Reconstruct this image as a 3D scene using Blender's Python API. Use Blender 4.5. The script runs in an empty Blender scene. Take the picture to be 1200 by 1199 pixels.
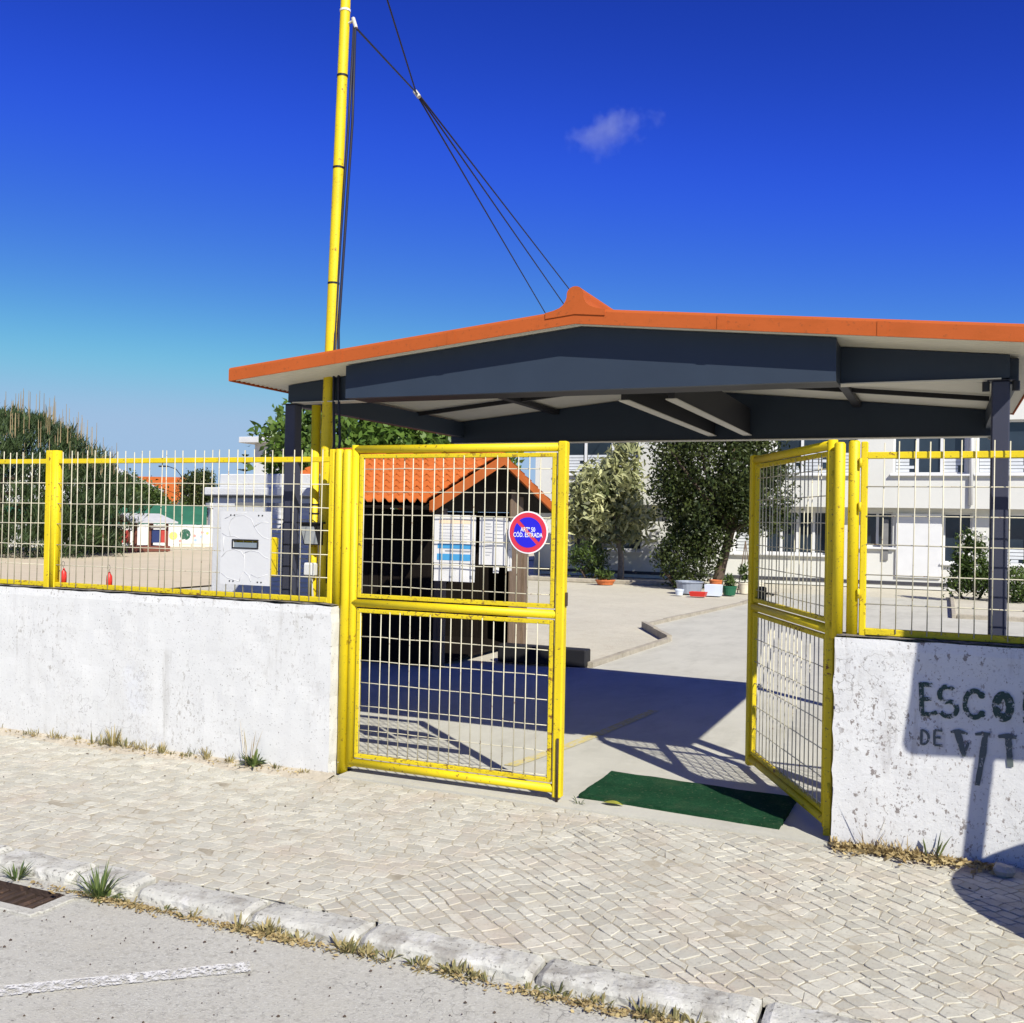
import bpy, math, random
import numpy as np
from mathutils import Vector, Matrix, noise
random.seed(7); rng = np.random.default_rng(7)
scene = bpy.context.scene
col = scene.collection

# ------------------------------------------------------------------ camera, sky, sun, exposure
YAW, PITCH, ROLL = 0.4053, 0.0081, 0.0191
CAM = Vector((3.497, -5.440, 1.65))
F = Vector((-math.sin(YAW)*math.cos(PITCH), math.cos(YAW)*math.cos(PITCH), math.sin(PITCH)))
R0 = Vector((math.cos(YAW), math.sin(YAW), 0)); U0 = R0.cross(F)
Rv = math.cos(ROLL)*R0 + math.sin(ROLL)*U0; Uv = -math.sin(ROLL)*R0 + math.cos(ROLL)*U0
cam = bpy.data.cameras.new('camera'); camo = bpy.data.objects.new('camera', cam); col.objects.link(camo)
mw = Matrix((Rv, Uv, -F)).transposed().to_4x4(); mw.translation = CAM
camo.matrix_world = mw
cam.sensor_fit = 'HORIZONTAL'; cam.sensor_width = 36; cam.lens = 36*1178.3/1200
cam.clip_start = 0.05; cam.clip_end = 5000
scene.camera = camo

SUN = Vector((0.86, -0.79, 1.0)).normalized()          # towards the sun
EL = math.asin(SUN.z); AZ = math.atan2(SUN.x, SUN.y)
world = bpy.data.worlds.new('World'); scene.world = world; world.use_nodes = True
wn = world.node_tree; wn.nodes.clear()
sky = wn.nodes.new('ShaderNodeTexSky'); sky.sky_type = 'NISHITA'; sky.sun_disc = False
sky.sun_elevation = EL; sky.sun_rotation = AZ
sky.air_density = 0.6; sky.dust_density = 0.0; sky.ozone_density = 10.0; sky.altitude = 0
sep = wn.nodes.new('ShaderNodeSeparateColor'); com = wn.nodes.new('ShaderNodeCombineColor')
wn.links.new(sky.outputs['Color'], sep.inputs[0])
# clear, contrasty sky: each channel graded evenly over the whole dome, level held at the horizon
for ch, (k, g, lim) in enumerate(((0.62, 2.15, 2.5), (0.38, 1.98, 3.7), (0.62, 1.72, 5.3))):
    pw = wn.nodes.new('ShaderNodeMath'); pw.operation = 'POWER'; pw.inputs[1].default_value = g
    ml = wn.nodes.new('ShaderNodeMath'); ml.operation = 'MULTIPLY'; ml.inputs[1].default_value = k
    sm = wn.nodes.new('ShaderNodeMath'); sm.operation = 'SMOOTH_MIN'; sm.inputs[1].default_value = lim; sm.inputs[2].default_value = 1.6
    wn.links.new(sep.outputs[ch], pw.inputs[0]); wn.links.new(pw.outputs[0], ml.inputs[0]); wn.links.new(ml.outputs[0], sm.inputs[0]); wn.links.new(sm.outputs[0], com.inputs[ch])
bg = wn.nodes.new('ShaderNodeBackground'); bg.inputs['Strength'].default_value = 0.1
wo = wn.nodes.new('ShaderNodeOutputWorld')
wn.links.new(com.outputs['Color'], bg.inputs['Color']); wn.links.new(bg.outputs['Background'], wo.inputs['Surface'])
sl = bpy.data.lights.new('sun', 'SUN'); so = bpy.data.objects.new('sun', sl); col.objects.link(so)
sl.energy = 4.8; sl.angle = math.radians(0.5); sl.color = (1.0, 0.965, 0.865)
so.rotation_euler = (-SUN).to_track_quat('-Z', 'Y').to_euler()
vs = scene.view_settings
vs.view_transform = 'Standard'; vs.look = 'None'; vs.exposure = 0.5; vs.gamma = 1.0; vs.use_curve_mapping = False

# ------------------------------------------------------------------ helpers
def srgb(r, g, b):
    f = lambda c: (c/255/12.92) if c/255 <= 0.04045 else ((c/255+0.055)/1.055)**2.4
    return (f(r), f(g), f(b))

def new_mat(name):
    m = bpy.data.materials.new(name); m.use_nodes = True
    nt = m.node_tree; nt.nodes.clear()
    o = nt.nodes.new('ShaderNodeOutputMaterial'); p = nt.nodes.new('ShaderNodeBsdfPrincipled')
    nt.links.new(p.outputs[0], o.inputs[0])
    return m, nt, p, o

def mixc(nt, fac, a, b):
    n = nt.nodes.new('ShaderNodeMix'); n.data_type = 'RGBA'
    for s, v in ((n.inputs[0], fac), (n.inputs[6], a), (n.inputs[7], b)):
        if isinstance(v, (tuple, list)): s.default_value = (*v[:3], 1)
        elif isinstance(v, (int, float)): s.default_value = v
        else: nt.links.new(v, s)
    return n.outputs[2]

def noise_node(nt, vec, scale, detail=6, rough=0.6):
    n = nt.nodes.new('ShaderNodeTexNoise'); n.inputs['Scale'].default_value = scale
    n.inputs['Detail'].default_value = detail; n.inputs['Roughness'].default_value = rough
    nt.links.new(vec, n.inputs['Vector']); return n.outputs['Fac']

def ramp(nt, fac, lo, hi):
    n = nt.nodes.new('ShaderNodeMapRange'); n.inputs[1].default_value = lo; n.inputs[2].default_value = hi
    nt.links.new(fac, n.inputs[0]); return n.outputs[0]

def scaled(nt, vec, s, off=(0, 0, 0)):
    n = nt.nodes.new('ShaderNodeMapping'); n.inputs['Scale'].default_value = s; n.inputs['Location'].default_value = off
    nt.links.new(vec, n.inputs['Vector']); return n.outputs[0]

def mat(name, c, rough=0.7, var=0.12, scale=6, bump=0.0, bscale=80, spots=(), metal=0.0, spec=0.4, rnd=0.0, stretch=(1, 1, 1)):
    """base colour, broad noise variation, spots = [(colour, noise scale, lo, hi, strength, stretch)]"""
    m, nt, p, o = new_mat(name)
    g = nt.nodes.new('ShaderNodeNewGeometry').outputs['Position']
    v = scaled(nt, g, stretch)
    c1 = tuple(max(0, x*(1-var)) for x in c); c2 = tuple(min(0.95, x*(1+var)) for x in c)
    out = mixc(nt, ramp(nt, noise_node(nt, v, scale), 0.3, 0.7), c1, c2)
    if rnd:
        a = nt.nodes.new('ShaderNodeAttribute'); a.attribute_name = 'rnd'
        d = tuple(x*(1-rnd) for x in c)
        out = mixc(nt, a.outputs['Fac'], out, mixc(nt, 0.8, out, d))
    for s in spots:
        cc, sc, lo, hi, st = s[:5]; sv = scaled(nt, g, s[5]) if len(s) > 5 else g
        if lo == 'line':                                  # hairline cracks: thin contour of the noise
            ab = nt.nodes.new('ShaderNodeMath'); ab.operation = 'SUBTRACT'; ab.inputs[1].default_value = 0.5
            a2 = nt.nodes.new('ShaderNodeMath'); a2.operation = 'ABSOLUTE'
            nt.links.new(noise_node(nt, sv, sc, 4, 0.6), ab.inputs[0]); nt.links.new(ab.outputs[0], a2.inputs[0]); f = ramp(nt, a2.outputs[0], hi, hi*0.3)
        else: f = ramp(nt, noise_node(nt, sv, sc, 8, 0.65), lo, hi)
        if len(s) > 6:
            k_ = nt.nodes.new('ShaderNodeMath'); k_.operation = 'MULTIPLY'
            nt.links.new(f, k_.inputs[0]); nt.links.new(ramp(nt, noise_node(nt, g, s[6][0], 5, 0.6), s[6][1], s[6][2]), k_.inputs[1]); f = k_.outputs[0]
        if st < 1:
            mm = nt.nodes.new('ShaderNodeMath'); mm.operation = 'MULTIPLY'; mm.inputs[1].default_value = st
            nt.links.new(f, mm.inputs[0]); f = mm.outputs[0]
        out = mixc(nt, f, out, cc)
    nt.links.new(out, p.inputs['Base Color'])
    p.inputs['Roughness'].default_value = rough; p.inputs['Metallic'].default_value = metal
    p.inputs['Specular IOR Level'].default_value = spec
    if bump:
        b = nt.nodes.new('ShaderNodeBump'); b.inputs['Strength'].default_value = bump; b.inputs['Distance'].default_value = 0.02
        nt.links.new(noise_node(nt, v, bscale, 8, 0.7), b.inputs['Height']); nt.links.new(b.outputs[0], p.inputs['Normal'])
    return m

def leaf_mat(name, c1, c2, rough=0.55, trans=0.25):
    m, nt, p, o = new_mat(name)
    a = nt.nodes.new('ShaderNodeAttribute'); a.attribute_name = 'rnd'
    c = mixc(nt, a.outputs['Fac'], c1, c2)
    nt.links.new(c, p.inputs['Base Color']); p.inputs['Roughness'].default_value = rough
    p.inputs['Specular IOR Level'].default_value = 0.35
    t = nt.nodes.new('ShaderNodeBsdfTranslucent'); nt.links.new(c, t.inputs['Color'])
    mx = nt.nodes.new('ShaderNodeMixShader'); mx.inputs[0].default_value = trans
    nt.links.new(p.outputs[0], mx.inputs[1]); nt.links.new(t.outputs[0], mx.inputs[2]); nt.links.new(mx.outputs[0], o.inputs[0])
    return m

WL = {}                                                  # world location of each parent
def tag(o, label=None, cat=None, group=None, kind=None):
    if label: o['label'] = label
    if cat: o['category'] = cat
    if group: o['group'] = group
    if kind: o['kind'] = kind
    return o

def thing(name, loc, label, cat, group=None):
    o = bpy.data.objects.new(name, None); col.objects.link(o); o.location = loc; o.empty_display_size = 0.1
    WL[o] = Vector(loc); return tag(o, label, cat, group)

class MB:
    def __init__(s): s.v = []; s.f = []; s.r = []
    def add(s, vs, fs, r=None):
        n = len(s.v); s.v += [tuple(x) for x in vs]; s.f += [tuple(i+n for i in f) for f in fs]
        s.r += [random.random() if r is None else r]*len(vs); return s
    def box(s, a, b):
        x0, y0, z0 = a; x1, y1, z1 = b
        return s.add([(x0,y0,z0),(x1,y0,z0),(x1,y1,z0),(x0,y1,z0),(x0,y0,z1),(x1,y0,z1),(x1,y1,z1),(x0,y1,z1)],
                     [(0,3,2,1),(4,5,6,7),(0,1,5,4),(1,2,6,5),(2,3,7,6),(3,0,4,7)])
    def bbox(s, a, b, e=0.004):
        """box with chamfered edges"""
        a = Vector(a); b = Vector(b); e = min(e, min(b-a)*0.45)
        vs = []; idx = {}
        for cx in (0, 1):
            for cy in (0, 1):
                for cz in (0, 1):
                    p = Vector((b.x if cx else a.x, b.y if cy else a.y, b.z if cz else a.z))
                    d = Vector((-e if cx else e, -e if cy else e, -e if cz else e))
                    for ax in range(3):
                        q = p + d; q[ax] = p[ax]; idx[cx, cy, cz, ax] = len(vs); vs.append(q)
        fs = []
        for ax in range(3):
            u, w = (ax+1) % 3, (ax+2) % 3
            for sd in (0, 1):
                def k(i, j):
                    c = [0, 0, 0]; c[ax] = sd; c[u] = i; c[w] = j; return idx[(*c, ax)]
                q = (k(0,0), k(1,0), k(1,1), k(0,1)); fs.append(q if sd else q[::-1])
        for ax in range(3):
            u, w = (ax+1) % 3, (ax+2) % 3
            for i in (0, 1):
                for j in (0, 1):
                    def k(t, which):
                        c = [0, 0, 0]; c[ax] = t; c[u] = i; c[w] = j; return idx[(*c, which)]
                    fs.append((k(0,u), k(1,u), k(1,w), k(0,w)))
        for cx in (0, 1):
            for cy in (0, 1):
                for cz in (0, 1): fs.append(tuple(idx[cx, cy, cz, t] for t in range(3)))
        return s.add(vs, fs)
    def tube(s, pts, r, n=8, caps=True):
        pts = [Vector(p) for p in pts]; rs = r if isinstance(r, (list, tuple)) else [r]*len(pts)
        vs = []; ref = Vector((0.31, 0.27, 0.91)).normalized()
        d0 = (pts[-1]-pts[0]).normalized()
        if abs(d0.dot(ref)) > 0.9: ref = Vector((1, 0, 0))
        for i, p in enumerate(pts):
            d = (pts[min(i+1, len(pts)-1)] - pts[max(i-1, 0)]).normalized()
            a = d.cross(ref).normalized(); b = d.cross(a)
            for k in range(n):
                t = 2*math.pi*k/n; vs.append(p + rs[i]*(math.cos(t)*a + math.sin(t)*b))
        fs = []
        for i in range(len(pts)-1):
            for k in range(n): fs.append((i*n+k, i*n+(k+1) % n, (i+1)*n+(k+1) % n, (i+1)*n+k))
        if caps: fs += [tuple(range(n))[::-1], tuple(range((len(pts)-1)*n, len(pts)*n))]
        return s.add(vs, fs)
    def prism(s, prof, axis, a, b):
        """extrude a 2-D profile along an axis: axis 'Y' profile is (x,z); 'X' is (y,z); 'Z' is (x,y)"""
        mk = {'Y': lambda p, t: (p[0], t, p[1]), 'X': lambda p, t: (t, p[0], p[1]), 'Z': lambda p, t: (p[0], p[1], t)}[axis]
        n = len(prof); vs = [mk(p, a) for p in prof] + [mk(p, b) for p in prof]
        fs = [tuple(range(n))[::-1], tuple(range(n, 2*n))] + [(i, (i+1) % n, n+(i+1) % n, n+i) for i in range(n)]
        return s.add(vs, fs)
    def sheet(s, fn, nu, nv):
        vs = [fn(i/nu, j/nv) for j in range(nv+1) for i in range(nu+1)]
        fs = [(j*(nu+1)+i, j*(nu+1)+i+1, (j+1)*(nu+1)+i+1, (j+1)*(nu+1)+i) for j in range(nv) for i in range(nu)]
        return s.add(vs, fs)
    def lathe(s, prof, c, n=20):
        vs = [(c[0]+r*math.cos(2*math.pi*k/n), c[1]+r*math.sin(2*math.pi*k/n), c[2]+z) for r, z in prof for k in range(n)]
        m = len(prof)
        fs = [(i*n+k, i*n+(k+1) % n, (i+1)*n+(k+1) % n, (i+1)*n+k) for i in range(m-1) for k in range(n)]
        return s.add(vs, fs)
    def mesh(s, name, off=Vector((0, 0, 0)), smooth=False, attr=True):
        me = bpy.data.meshes.new(name)
        me.from_pydata([(v[0]-off[0], v[1]-off[1], v[2]-off[2]) for v in s.v], [], s.f)
        if attr:
            a = me.attributes.new('rnd', 'FLOAT', 'POINT'); a.data.foreach_set('value', np.array(s.r, np.float32))
        if smooth: me.polygons.foreach_set('use_smooth', [True]*len(me.polygons))
        me.update(); return me
    def build(s, name, m, parent=None, smooth=False, label=None, kind=None, loc=None):
        """parent: top-level empty/mesh or a part; loc: own origin for a top-level mesh"""
        base = WL.get(parent, Vector((0, 0, 0))) if parent else Vector(loc or (0, 0, 0))
        me = s.mesh(name, base, smooth); me.materials.append(m)
        o = bpy.data.objects.new(name, me); col.objects.link(o)
        if parent: o.parent = parent; WL[o] = base
        else: o.location = base; WL[o] = base
        if smooth == 'auto' or smooth is True:
            pass
        if label: o['label'] = label
        if kind: o['kind'] = kind
        return o

def inst(mesh, name, parent, loc, rot=None, scale=None):
    """a further piece sharing mesh data; mesh is around its own origin, loc is in world space"""
    o = bpy.data.objects.new(name, mesh); col.objects.link(o); o.parent = parent
    o.location = Vector(loc) - WL.get(parent, Vector((0, 0, 0)))
    if rot: o.rotation_euler = rot
    if scale: o.scale = scale
    return o

def struct(o, label=None):
    o['kind'] = 'structure'
    if label: o['label'] = label
    return o

def quads_mesh(name, V, rnd, smooth=False):
    """V: (n,4,3) numpy quads"""
    n = len(V); me = bpy.data.meshes.new(name)
    me.vertices.add(n*4); me.vertices.foreach_set('co', V.reshape(-1).astype(np.float32))
    me.loops.add(n*4); me.loops.foreach_set('vertex_index', np.arange(n*4, dtype=np.int32))
    me.polygons.add(n); me.polygons.foreach_set('loop_start', np.arange(0, n*4, 4, dtype=np.int32))
    me.polygons.foreach_set('loop_total', np.full(n, 4, np.int32))
    a = me.attributes.new('rnd', 'FLOAT', 'POINT'); a.data.foreach_set('value', np.repeat(rnd, 4).astype(np.float32))
    me.update(); me.validate(); return me

def unit(n):
    d = rng.normal(size=(n, 3)); return d/np.linalg.norm(d, axis=1, keepdims=True)

def leaf_quads(C, D, L, W, droop=0.0):
    """rhombic leaves at centres C pointing along D; L,W arrays"""
    n = len(C); ref = unit(n); S = np.cross(D, ref); S /= np.linalg.norm(S, axis=1, keepdims=True)+1e-9
    Nn = np.cross(S, D)
    L = L[:, None]; W = W[:, None]
    b = C - D*L*0.5; t = C + D*L*0.5 - Nn*L*droop
    m = C + Nn*L*0.08
    return np.stack([b, m + S*W*0.5, t, m - S*W*0.5], 1)

def crown(ells, n_clump, per, spread, L, W, dirmode='out', up=0.3, shell=0.55, flat=1.0, seed=1):
    """clumped leaves over ellipsoids [(centre, radii)]"""
    global rng
    rng = np.random.default_rng(seed)
    vol = np.array([r[0]*r[1]*r[2] for _, r in ells]); pr = vol/vol.sum()
    idx = rng.choice(len(ells), n_clump, p=pr)
    d = unit(n_clump); rad = shell + (1-shell)*rng.random(n_clump)**0.6
    cc = np.array([ells[i][0] for i in idx]); rr = np.array([ells[i][1] for i in idx])
    cen = cc + d*rr*rad[:, None]
    bright = rng.random(n_clump)
    C = np.repeat(cen, per, 0) + rng.normal(size=(n_clump*per, 3))*spread*np.array([1, 1, flat])
    out = np.repeat(d, per, 0)
    if dirmode == 'out': D = out*0.6 + unit(len(C))*0.9 + np.array([0, 0, up])
    else: D = unit(len(C)) + np.array([0, 0, up])
    D /= np.linalg.norm(D, axis=1, keepdims=True)
    k = len(C)
    Q = leaf_quads(C, D, L*(0.6+0.8*rng.random(k)), W*(0.6+0.8*rng.random(k)), 0.15)
    r = np.clip(np.repeat(bright, per)*0.6 + rng.random(k)*0.4, 0, 1)
    return Q, r, cen

def limb(mb, a, b, r0, r1, bend=0.1, n=5, sides=7):
    a = Vector(a); b = Vector(b); pts = []
    off = Vector((random.uniform(-1, 1), random.uniform(-1, 1), random.uniform(-.3, .3)))*bend*(b-a).length
    for i in range(n+1):
        t = i/n; pts.append(a.lerp(b, t) + off*math.sin(math.pi*t))
    mb.tube(pts, [r0+(r1-r0)*i/n for i in range(n+1)], sides)

def text_mesh(s, size, extrude=0.0, thick=0.0, align='CENTER'):
    cu = bpy.data.curves.new('t', 'FONT'); cu.body = s; cu.size = size; cu.extrude = extrude; cu.offset = thick
    cu.align_x = align; cu.align_y = 'CENTER'; cu.resolution_u = 3
    o = bpy.data.objects.new('t', cu); col.objects.link(o)
    dg = bpy.context.evaluated_depsgraph_get(); me = bpy.data.meshes.new_from_object(o.evaluated_get(dg))
    bpy.data.objects.remove(o); bpy.data.curves.remove(cu); return me

def nz(x, y, z=0.0, s=1.0): return noise.noise(Vector((x*s, y*s, z*s)))

# ------------------------------------------------------------------ materials
RUST = (0.16, 0.055, 0.015); GRIME = (0.05, 0.045, 0.04)
M = {}
M['yellow'] = mat('yellow_paint', (0.67, 0.51, 0.006), 0.5, 0.07, 5, 0.12, 120,
    spots=[(RUST, 30, 0.60, 0.63, 0.9, (1, 1, 1), (4, 0.5, 0.58)), (GRIME, 75, 0.635, 0.66, 0.8), ((0.52, 0.36, 0.01), 3, 0.55, 0.75, 0.5)])
M['yellow_rust'] = mat('yellow_paint_rusty', (0.63, 0.485, 0.008), 0.55, 0.08, 5, 0.2, 120,
    spots=[(RUST, 24, 0.55, 0.59, 0.95, (1, 1, 2), (2.5, 0.45, 0.6)), (GRIME, 60, 0.60, 0.64, 0.8)])
M['wire'] = mat('cream_wire_paint', (0.56, 0.52, 0.38), 0.5, 0.15, 9, spots=[(RUST, 40, 0.61, 0.65, 0.8)])
M['wall_white'] = mat('white_plaster', (0.605, 0.605, 0.585), 0.85, 0.03, 2.5, 0.12, 25,
    spots=[((0.44, 0.43, 0.40), 9, 0.50, 0.64, 0.25, (1, 1, 0.45), (1.1, 0.45, 0.65)), ((0.30, 0.28, 0.25), 34, 0.565, 0.60, 0.75, (1, 1, 0.6), (2.2, 0.47, 0.64)),
           ((0.17, 0.16, 0.14), 70, 0.62, 0.64, 0.9), ((0.40, 0.375, 0.34), 60, 0.545, 0.59, 0.55, (1, 1, 0.7), (1.6, 0.49, 0.66)), ((0.55, 0.58, 0.66), 1.6, 0.60, 0.72, 0.35), ((0.36, 0.345, 0.31), 16, 0.52, 0.62, 0.42, (1, 1, 0.07), (1.9, 0.52, 0.62)), ((0.22, 0.20, 0.18), 2.6, 'line', 0.0035, 0.6, (1, 1, 1), (1.3, 0.52, 0.58))])
M['wall_peel'] = mat('peeling_white_plaster', (0.60, 0.60, 0.59), 0.88, 0.04, 2.5, 0.25, 22,
    spots=[((0.48, 0.465, 0.435), 9, 0.50, 0.64, 0.30, (1, 1, 0.6), (1.3, 0.4, 0.6)), ((0.23, 0.205, 0.19), 24, 0.585, 0.60, 1.0, (1, 1, 0.8), (2.6, 0.46, 0.54)),
           ((0.30, 0.27, 0.25), 60, 0.59, 0.61, 0.95, (1, 1, 0.6), (3.1, 0.44, 0.54)), ((0.12, 0.11, 0.10), 75, 0.63, 0.65, 0.9), ((0.55, 0.66, 0.86), 1.3, 0.60, 0.72, 0.6), ((0.34, 0.32, 0.30), 14, 0.52, 0.62, 0.5, (1, 1, 0.08), (1.9, 0.50, 0.62)), ((0.18, 0.165, 0.15), 3.2, 'line', 0.0045, 0.7, (1, 1, 1), (1.5, 0.48, 0.56))])
M['coping'] = mat('dirty_mortar', (0.20, 0.18, 0.155), 0.95, 0.4, 20, 0.6, 60, spots=[((0.03, 0.03, 0.03), 12, 0.5, 0.62, 0.9)])
M['green_letter'] = None
M['cobble'] = mat('limestone_cobble', (0.545, 0.525, 0.44), 0.8, 0.14, 9, 0.35, 60, rnd=0.30,
    spots=[((0.44, 0.34, 0.255), 2.0, 0.50, 0.68, 0.45), ((0.40, 0.36, 0.27), 6, 0.5, 0.66, 0.5), ((0.27, 0.24, 0.19), 55, 0.58, 0.63, 0.5)])
M['joint'] = mat('joint_sand', (0.40, 0.36, 0.275), 0.95, 0.15, 12, 0.4, 90, spots=[((0.20, 0.17, 0.12), 5, 0.50, 0.64, 0.6)])
M['drift'] = mat('drifted_sand', (0.48, 0.425, 0.33), 0.95, 0.15, 9, 0.5, 70, spots=[((0.25, 0.21, 0.15), 22, 0.56, 0.64, 0.6)])
M['kerbstone'] = mat('worn_kerb_stone', (0.50, 0.49, 0.435), 0.88, 0.14, 5, 0.5, 45,
    spots=[((0.27, 0.25, 0.215), 7, 0.50, 0.62, 0.75), ((0.13, 0.12, 0.10), 50, 0.58, 0.62, 0.8), ((0.60, 0.59, 0.55), 5, 0.55, 0.62, 0.7)])
M['asphalt'] = mat('worn_pale_asphalt', (0.475, 0.46, 0.40), 0.9, 0.07, 1.3, 0.5, 130,
    spots=[((0.31, 0.295, 0.255), 34, 0.52, 0.62, 0.6), ((0.56, 0.55, 0.485), 85, 0.54, 0.60, 0.8), ((0.08, 0.08, 0.08), 60, 0.63, 0.65, 0.9), ((0.46, 0.43, 0.35), 0.9, 0.50, 0.70, 0.6), ((0.17, 0.165, 0.145), 2.2, 'line', 0.0035, 0.6, (1, 1, 1), (1.2, 0.5, 0.56))])
M['paint_white'] = None
M['concrete'] = mat('pale_concrete', (0.475, 0.46, 0.39), 0.9, 0.09, 0.9, 0.3, 110,
    spots=[((0.385, 0.37, 0.31), 2.2, 0.48, 0.68, 0.7, (1.6, 0.5, 1)), ((0.52, 0.505, 0.43), 7, 0.5, 0.66, 0.5), ((0.30, 0.28, 0.24), 50, 0.64, 0.7, 0.5)])
M['sand'] = mat('yard_sand', (0.51, 0.475, 0.375), 0.95, 0.08, 0.7, 0.8, 14,
    spots=[((0.43, 0.37, 0.275), 5, 0.5, 0.7, 0.6), ((0.60, 0.545, 0.44), 24, 0.52, 0.66, 0.6), ((0.28, 0.235, 0.17), 40, 0.66, 0.7, 0.5)])
M['sand_far'] = mat('playground_sand', (0.56, 0.475, 0.335), 0.95, 0.08, 0.3, 0.4, 10, spots=[((0.46, 0.38, 0.26), 2, 0.5, 0.7, 0.5)])
M['earth'] = mat('dry_earth', (0.42, 0.35, 0.25), 0.95, 0.2, 0.2)
M['edging'] = mat('edging_stone', (0.36, 0.32, 0.25), 0.9, 0.2, 8, 0.5, 50)
M['yellow_line'] = mat('worn_yellow_line', (0.54, 0.45, 0.17), 0.85, 0.15, 6, 0.3, 90, spots=[((0.48, 0.46, 0.39), 30, 0.48, 0.60, 0.9)])
M['orange_metal'] = mat('terracotta_metal', (0.40, 0.088, 0.020), 0.75, 0.07, 3, 0.08, 20, spec=0.12, spots=[((0.33, 0.075, 0.014), 4, 0.52, 0.7, 0.5, (1, 1, 2.5)), ((0.20, 0.06, 0.02), 40, 0.60, 0.64, 0.5)])
M['tile'] = mat('terracotta_tile', (0.42, 0.105, 0.022), 0.8, 0.10, 5, 0.2, 60, rnd=0.0, spec=0.15)
M['navy'] = mat('blue_grey_steel', (0.026, 0.038, 0.058), 0.5, 0.06, 3, 0.03, 40, spec=0.25)
M['navy_post'] = mat('dark_post_steel', (0.040, 0.043, 0.066), 0.5, 0.08, 3, 0.05, 40, spec=0.3)
M['flange'] = mat('galvanised_and_bounce', (0.52, 0.50, 0.43), 0.5, 0.08, 4)  # galvanised parts; on the tie beam flanges its pale tone stands for bounce light
M['ceiling'] = mat('cream_ribbed_sheet', (0.66, 0.63, 0.53), 0.35, 0.06, 2, spec=0.6)
M['dark_metal'] = mat('dark_purlin_steel', (0.018, 0.018, 0.021), 0.55, 0.1, 3, spec=0.25)
M['black'] = mat('black_and_shade', (0.012, 0.012, 0.014), 0.6, 0.1, 3)  # black fittings; also the shade colour of the low block by the kiosk
M['cable'] = mat('dark_cable', (0.010, 0.012, 0.03), 0.6, 0.1, 3)
M['white_metal'] = mat('white_painted_metal', (0.58, 0.58, 0.57), 0.5, 0.04, 3, 0.08, 30, spots=[((0.45, 0.42, 0.38), 12, 0.66, 0.74, 0.4)])
M['white_masonry'] = mat('white_masonry', (0.59, 0.595, 0.59), 0.85, 0.05, 3, 0.3, 50, spots=[((0.5, 0.48, 0.45), 6, 0.6, 0.76, 0.5)])
M['groove'] = mat('grey_groove', (0.18, 0.18, 0.18), 0.8, 0.1, 6)
M['glass_slot'] = mat('slot_glass', (0.20, 0.24, 0.27), 0.15, 0.1, 3)
M['lamp_glass'] = mat('lamp_glass', (0.45, 0.48, 0.48), 0.12, 0.15, 20, spec=0.6)
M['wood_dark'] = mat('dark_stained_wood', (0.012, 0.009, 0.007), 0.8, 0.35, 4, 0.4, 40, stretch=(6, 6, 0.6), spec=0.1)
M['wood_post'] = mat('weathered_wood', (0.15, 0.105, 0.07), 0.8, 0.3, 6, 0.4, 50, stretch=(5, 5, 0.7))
M['paper'] = mat('white_paper', (0.66, 0.65, 0.63), 0.6, 0.03, 4)
M['paper_tint'] = mat('orange_tinted_print', (0.78, 0.60, 0.42), 0.6, 0.05, 8)
M['print_blue'] = mat('blue_print', (0.06, 0.30, 0.55), 0.5, 0.05, 6)
M['print_grey'] = mat('grey_print', (0.30, 0.31, 0.33), 0.6, 0.1, 30)
M['sign_red'] = mat('sign_red', (0.60, 0.035, 0.065), 0.35, 0.04, 4)
M['sign_blue'] = mat('sign_blue', (0.018, 0.014, 0.56), 0.35, 0.04, 4)
M['sign_white'] = mat('sign_white', (0.82, 0.82, 0.82), 0.35, 0.03, 4)
M['mat_green'] = mat('green_turf_mat', (0.020, 0.080, 0.036), 0.95, 0.25, 5, 1.0, 220, spec=0.05, spots=[((0.008, 0.05, 0.02), 90, 0.5, 0.6, 0.7), ((0.05, 0.16, 0.07), 14, 0.56, 0.72, 0.6), ((0.22, 0.22, 0.14), 40, 0.60, 0.66, 0.5), ((0.10, 0.13, 0.07), 3, 0.52, 0.68, 0.4)])
M['building'] = mat('cream_render', (0.60, 0.595, 0.555), 0.9, 0.04, 0.8, 0.15, 30, spots=[((0.5, 0.47, 0.42), 1.8, 0.62, 0.8, 0.35, (1, 1, 0.4))])
M['frame_white'] = mat('white_window_frame', (0.64, 0.64, 0.64), 0.5, 0.04, 4)
M['glass'] = mat('dark_window_glass', (0.022, 0.032, 0.045), 0.08, 0.2, 1.2, spec=0.6)
M['blind'] = mat('pale_blind', (0.56, 0.58, 0.60), 0.7, 0.1, 3)
M['plinth'] = mat('dark_plinth', (0.05, 0.05, 0.06), 0.8, 0.15, 4)
M['bark'] = mat('bark', (0.085, 0.06, 0.042), 0.9, 0.3, 12, 0.7, 40)
M['bark_pale'] = mat('pale_bark', (0.24, 0.20, 0.16), 0.9, 0.25, 12, 0.6, 40)
M['red_plastic'] = mat('red_plastic', (0.55, 0.03, 0.022), 0.4, 0.08, 5)
M['red_wood'] = mat('red_painted_wood', (0.42, 0.045, 0.035), 0.6, 0.12, 5)
M['brown_wood'] = mat('brown_painted_wood', (0.16, 0.055, 0.035), 0.7, 0.15, 5)
M['grey_roof'] = mat('pale_grey_roofing', (0.45, 0.45, 0.46), 0.7, 0.08, 3)
M['blue_panel'] = mat('navy_panel', (0.02, 0.035, 0.12), 0.5, 0.1, 3)
M['green_screen'] = mat('green_mesh_screen', (0.020, 0.115, 0.075), 0.9, 0.15, 3, spots=[((0.03, 0.17, 0.10), 2, 0.5, 0.7, 0.5, (0.2, 0.2, 5))])
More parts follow.
